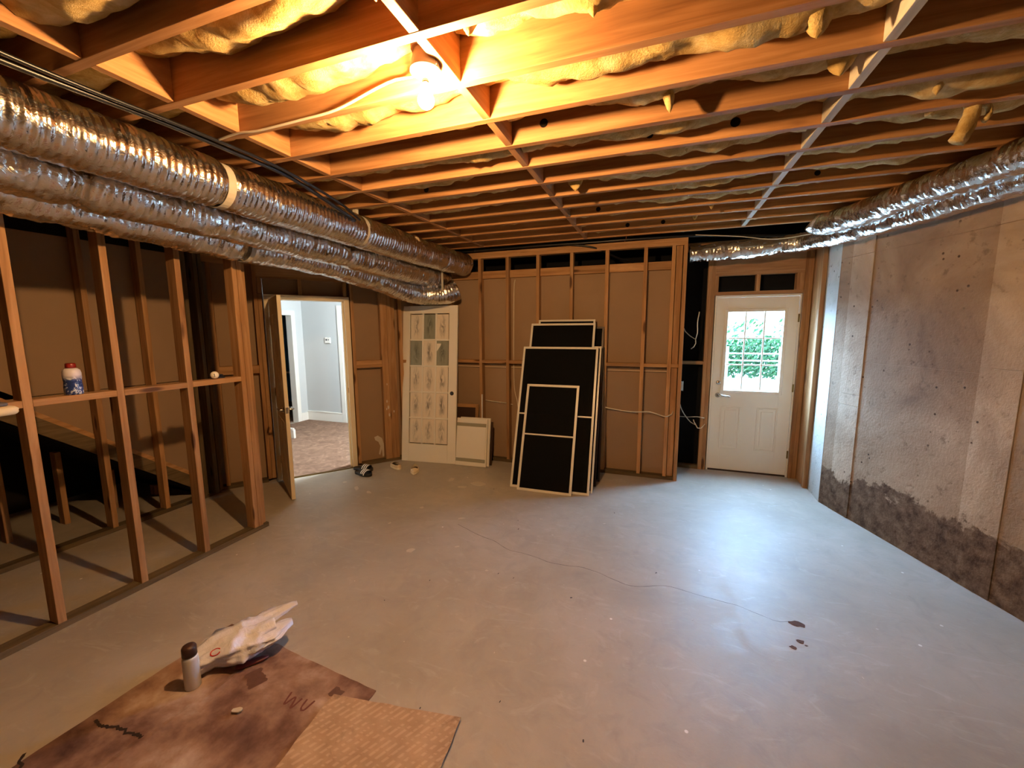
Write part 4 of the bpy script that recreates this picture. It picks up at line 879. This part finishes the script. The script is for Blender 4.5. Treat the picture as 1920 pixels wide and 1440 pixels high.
# ---------------------------------------------------------------- shelf bits on the left rail
bt = empty('spray_bottle', (-3.225, 1.366, 1.3385), label='blue and white bottle with a dark red cap on the left rail', cat='bottle')
lathe('bottle_body', [(0, 0), (.038, 0), (.041, .006), (.041, .05), (.038, .075), (.041, .10), (.041, .125), (.037, .142), (.026, .152), (.02, .154), (0, .154)], BOTTLE, bt)
cpz = lathe('cap', [(0, .1545), (.021, .1545), (.024, .158), (.023, .178), (.019, .183), (0, .183)], CAPRED, bt); box('spout', (-.034, -.008, .165), (-.015, .008, .178), CAPRED, bt, .003)
bl_ = empty('numbered_ball', (-3.215, 2.172, 1.3385 + .029), label='white ball marked with a figure one on the left rail', cat='ball')
lathe('ball_shell', [(.0285 * math.sin(math.radians(d)) + .0003, .0285 * -math.cos(math.radians(d))) for d in range(0, 181, 15)], PORC, bl_, (0, 0, 0), 20)
dirv = (V((0, 0, 1.7)) - V((-3.215, 2.172, 1.367))).normalized()
one = empty('figure_one'); one.parent = bl_; one.location = dirv * .0285; one.rotation_euler = dirv.to_track_quat('Z', 'Y').to_euler()
box('stroke', (-.002, -.010, -.0005), (.002, .010, .0012), INK, one, 0); box('stroke', (-.006, .005, -.0005), (-.001, .0085, .0012), INK, one, 0, (0, 0, .6)); box('stroke', (-.006, -.0112, -.0008), (.006, -.0088, .0012), INK, one, 0)
clp = empty('dark_clip', (-3.25, 2.235, 1.3385), label='small dark metal clip beside the white ball on the rail', cat='clip')
box('jaw', (-.02, -.03, 0), (.02, .03, .012), BLKCAB, clp, .003); box('lever', (-.012, -.028, .0125), (.012, .02, .028), BLKCAB, clp, .004)
bd = empty('paper_bundle', (-3.12, .88, 1.285), label='pale folded bundle with a dark tray poking past the left edge', cat='bundle')
vs, fs = [], []; NS = 16
for q, (yy, sc) in enumerate([(-.25, .9), (-.15, 1.0), (0, 1.02), (.12, 1.0), (.185, .95), (.20, .6), (.205, .3)]):
    for k in range(NS):
        a = 2 * math.pi * k / NS; ca, sa = math.cos(a), math.sin(a); e = lambda c, p: math.copysign(abs(c) ** p, c)
        vs.append((.09 * e(ca, .45) * sc + .006 * nz(k, q), yy + .01 * nz(k * .7, q * .9, 4), .024 * e(sa, .6) * sc + .024 + .005 * nz(k * .8, q * .6, 7)))
for q in range(6):
    for k in range(NS): fs.append((q * NS + k, q * NS + (k + 1) % NS, (q + 1) * NS + (k + 1) % NS, (q + 1) * NS + k))
fs += [tuple(range(NS - 1, -1, -1)), tuple(6 * NS + k for k in range(NS))]
pymesh('folded_paper', vs, fs, CLOTH, bd, smooth=True); box('tray', (-.13, -.25, .0495), (.05, .17, .066), TRAY, bd, .004)

# ---------------------------------------------------------------- cardboard, can and bag in the foreground
def sheet(name, label, poly, z0, th, mat, seed, crease=None, warp=.004):
    import itertools
    xs = [p[0] for p in poly]; ys = [p[1] for p in poly]
    o = empty(name, (sum(xs) / len(xs), sum(ys) / len(ys), 0), label=label, cat='cardboard', group='cardboard sheets on the floor'); cx, cy = o.location.x, o.location.y
    # bilinear quad grid
    A, B, C, D = [V((x, y)) for x, y in poly]; nu, nv2 = 46, 34; vs, fs = [], []
    def zof(x, y, e):
        z = z0 + th + warp * max(0, nz(x * 2.2 + seed, y * 2.2)) * 2 + .0015 * nz(x * 9, y * 9, seed)
        if crease:
            (ax, ay), (bx, by) = crease; dx, dy = bx - ax, by - ay; dd_ = abs((x - ax) * dy - (y - ay) * dx) / math.hypot(dx, dy); z += .006 * math.exp(-(dd_ / .02) ** 2)
        return z
    for top in (1, 0):
        for i in range(nu + 1):
            for j in range(nv2 + 1):
                u, v = i / nu, j / nv2; p = A.lerp(B, u).lerp(D.lerp(C, u), v); ed = min(u, 1 - u, v, 1 - v)
                jx = .004 * nz(p.x * 14 + seed, p.y * 14) if ed < .001 else 0; z = zof(p.x, p.y, ed) - (0 if top else th)
                vs.append((p.x + jx - cx, p.y + jx - cy, z))
    n1 = (nu + 1) * (nv2 + 1); idx = lambda i, j: i * (nv2 + 1) + j
    for i in range(nu):
        for j in range(nv2):
            a, b, c, d = idx(i, j), idx(i + 1, j), idx(i + 1, j + 1), idx(i, j + 1); fs.append((a, d, c, b)); fs.append((a + n1, b + n1, c + n1, d + n1))
    rim = [idx(i, 0) for i in range(nu + 1)] + [idx(nu, j) for j in range(1, nv2 + 1)] + [idx(i, nv2) for i in range(nu - 1, -1, -1)] + [idx(0, j) for j in range(nv2 - 1, 0, -1)]
    for k in range(len(rim)): a, b = rim[k], rim[(k + 1) % len(rim)]; fs.append((a, b, b + n1, a + n1))
    pymesh('board', vs, fs, mat, o, smooth=False)
    return o, zof
c1, z1f = sheet('cardboard_sheet', 'large stained brown cardboard sheet under the spray can', [(-2.335, .55), (-1.19, .45), (-1.205, 1.415), (-2.29, 1.505)], .0015, .004, CARD1, 3, ((-1.90, 1.33), (-2.02, .5)))
c2, z2f = sheet('cardboard_sheet', 'lighter printed cardboard sheet overlapping at the right front', [(-1.29, .42), (-.66, .40), (-.756, 1.418), (-1.372, 1.322)], .0135, .004, CARD2, 8, None, .003)
def ribbon(name, pts, wdt, mat, parent, zf, dz=.0012, jag=0.0):
    vs, fs = [], []; o = parent.location; path = catmull([(x, y, 0) for x, y in pts], .008)
    for i, p in enumerate(path):
        t = (path[min(i + 1, len(path) - 1)] - path[max(i - 1, 0)]).normalized(); nn = V((-t.y, t.x, 0)); j = jag * nz(p.x * 60, p.y * 60, 2); ww_ = wdt * (1 + .5 * nz(i * .4, 3.3))
        for s in (-1, 1): q = p + nn * (s * ww_ / 2 + j); vs.append((q.x - o.x, q.y - o.y, zf(q.x, q.y, 1) + dz))
        if i: fs.append((2 * i - 2, 2 * i - 1, 2 * i + 1, 2 * i))
    return pymesh(name, vs, fs, mat, parent)
ribbon('torn_gap', [(-2.275, .875), (-2.21, .868), (-2.15, .885), (-2.06, .89), (-1.985, .90)], .012, TORN, c1, z1f, .0012, .014)
ribbon('torn_gap', [(-2.36, .69), (-2.30, .66), (-2.26, .64)], .012, TORN, c1, z1f, .0012, .01)
for pts in ([(-1.575, 1.275), (-1.555, 1.215), (-1.535, 1.26), (-1.51, 1.21), (-1.50, 1.265)], [(-1.475, 1.27), (-1.465, 1.225), (-1.445, 1.22), (-1.435, 1.275)]): ribbon('print_mark', pts, .009, DRINK, c1, z1f, .0010)
ribbon('tape_patch', [(-1.86, 1.30), (-1.76, 1.25)], .075, plain('grimy_tape', lin(96, 66, 54), .6, var=.3, vs=40), c1, z1f, .0009); ribbon('tape_patch', [(-1.40, 1.345), (-1.34, 1.335)], .05, plain('grimy_tape_b', lin(90, 62, 50), .6, var=.3, vs=40), c1, z1f, .0030)
chp = tag(blot('plaster_chip', -1.72, 1.115, .022, .012, CHALK, None, 4.4, .0185, .5, 10, .006), 'small white plaster chip on the stained cardboard', 'chip')
can = empty('spray_can', (-2.050, 1.140, .0075), label='silver white spray can with a dark brown cap on the cardboard', cat='spray can')
lathe('can_body', [(0, 0), (.031, 0), (.033, .004), (.033, .148), (.031, .156), (.027, .162), (0, .162)], CANB, can, (0, 0, 0), 32); lathe('rim', [(0, .1625), (.029, .1625), (.029, .167), (0, .167)], CHROME, can, (0, 0, 0), 32); lathe('cap', [(0, .1675), (.0305, .1675), (.030, .205), (.026, .213), (.012, .216), (0, .216)], CANCAP, can, (0, 0, 0), 32)
# plastic bag: crumpled lobe with two handles, lying on the cardboard edge
bag = empty('plastic_bag', (-2.03, 1.33, .008), label='crumpled white plastic shopping bag with red print beside the spray can', cat='plastic bag')
ax = V((0.62, 1.0, 0)).normalized(); ay = V((-ax.y, ax.x, 0)); az = V((0, 0, 1))
def lobe(name, path, rw, rh_, seed, amp, mat=BAG):
    vs, fs = [], []; N = 46; path = catmull(path, .008); m = len(path)
    for i, p in enumerate(path):
        t = i / (m - 1); w_, h_ = rw(t), rh_(t)
        for k in range(N):
            a = 2 * math.pi * k / N; c, s = math.cos(a), math.sin(a); fold = 1 + amp * nz(c * 2.0 + seed, s * 2.0, t * 2.4) + .5 * amp * (abs(nz(c * 5 + seed, s * 5, t * 1.6)) * 2 - .4) + .22 * amp * nz(c * 11, s * 11 + seed, t * 9)
            fold *= 0.80 + 0.16 * noise.ridged_multi_fractal(V((c * 1.6 + seed, s * 1.6, t * 2.6)), 0.9, 2.1, 3, 1.0, 1.6)
            q = p.x * ax + p.y * ay + az * p.z + ay * (w_ * c * fold) + az * (h_ * s * fold); vs.append(V((q.x, q.y, max(.001, q.z + .0))))
    for i in range(m - 1):
        for k in range(N): fs.append((i * N + k, i * N + (k + 1) % N, (i + 1) * N + (k + 1) % N, (i + 1) * N + k))
    fs += [tuple(range(N - 1, -1, -1)), tuple((m - 1) * N + k for k in range(N))]
    return pymesh(name, vs, fs, mat, bag, smooth=True)
body_o = lobe('bag_body', [(-.16, .0, .050), (-.10, .01, .058), (-.02, .01, .064), (.06, .0, .074), (.13, -.005, .085), (.19, -.01, .095)], lambda t: .050 + .070 * math.sin(math.pi * min(1, .12 + t * .72)) ** .6, lambda t: .036 + .034 * math.sin(math.pi * min(1, .1 + .8 * t)), 3.0, .42)
lobe('bag_handle', [(.06, .05, .085), (.14, .060, .105), (.22, .058, .125), (.28, .052, .138), (.315, .045, .142)], lambda t: .012 + .050 * math.sin(math.pi * (.30 + .66 * t)), lambda t: .030 * (1 - .75 * t), 6.0, .5)
lobe('bag_handle', [(.05, -.05, .075), (.12, -.068, .088), (.19, -.068, .102), (.24, -.058, .112), (.27, -.05, .112)], lambda t: .012 + .068 * math.sin(math.pi * (.30 + .66 * t)), lambda t: .034 * (1 - .75 * t), 9.0, .5)
from mathutils.bvhtree import BVHTree
bt_ = BVHTree.FromPolygons([v.co.copy() for v in body_o.data.vertices], [tuple(p.vertices) for p in body_o.data.polygons])
vd = (-ay * 0.75 + az * 0.65).normalized(); vu = (az - vd * az.dot(vd)).normalized(); cen = ax * -.075 + az * .06; rp = []
for d in range(20, 345, 13):
    q = cen + ax * (.020 * math.cos(math.radians(d))) + vu * (.015 * math.sin(math.radians(d))) + vd * .4; hit = bt_.ray_cast(q, -vd)
    if hit[0] is not None: rp.append(hit[0] + hit[1] * .0012)
vs, fs = tube_geo(rp, .0026, 6); pymesh('red_ring_print', vs, fs, REDP, bag, smooth=True)
itm = empty('dark_red_packet', (-1.905, 1.33, .009), .9, label='dark red crumpled packet sticking out under the plastic bag', cat='packet')
vs, fs = [], []
for q, (xx, sc) in enumerate([(-.07, .5), (-.05, 1), (.0, 1.05), (.05, .9), (.075, .4)]):
    for k in range(10):
        a = 2 * math.pi * k / 10; vs.append((xx, .022 * sc * math.cos(a) + .003 * nz(k, q), .010 + .010 * sc * math.sin(a) + .002 * nz(q, k)))
for q in range(4):
    for k in range(10): fs.append((q * 10 + k, q * 10 + (k + 1) % 10, (q + 1) * 10 + (k + 1) % 10, (q + 1) * 10 + k))
fs += [tuple(range(9, -1, -1)), tuple(40 + k for k in range(10))]
pymesh('wrapper', vs, fs, DRED, itm, smooth=True)
bpy.context.view_layer.update()
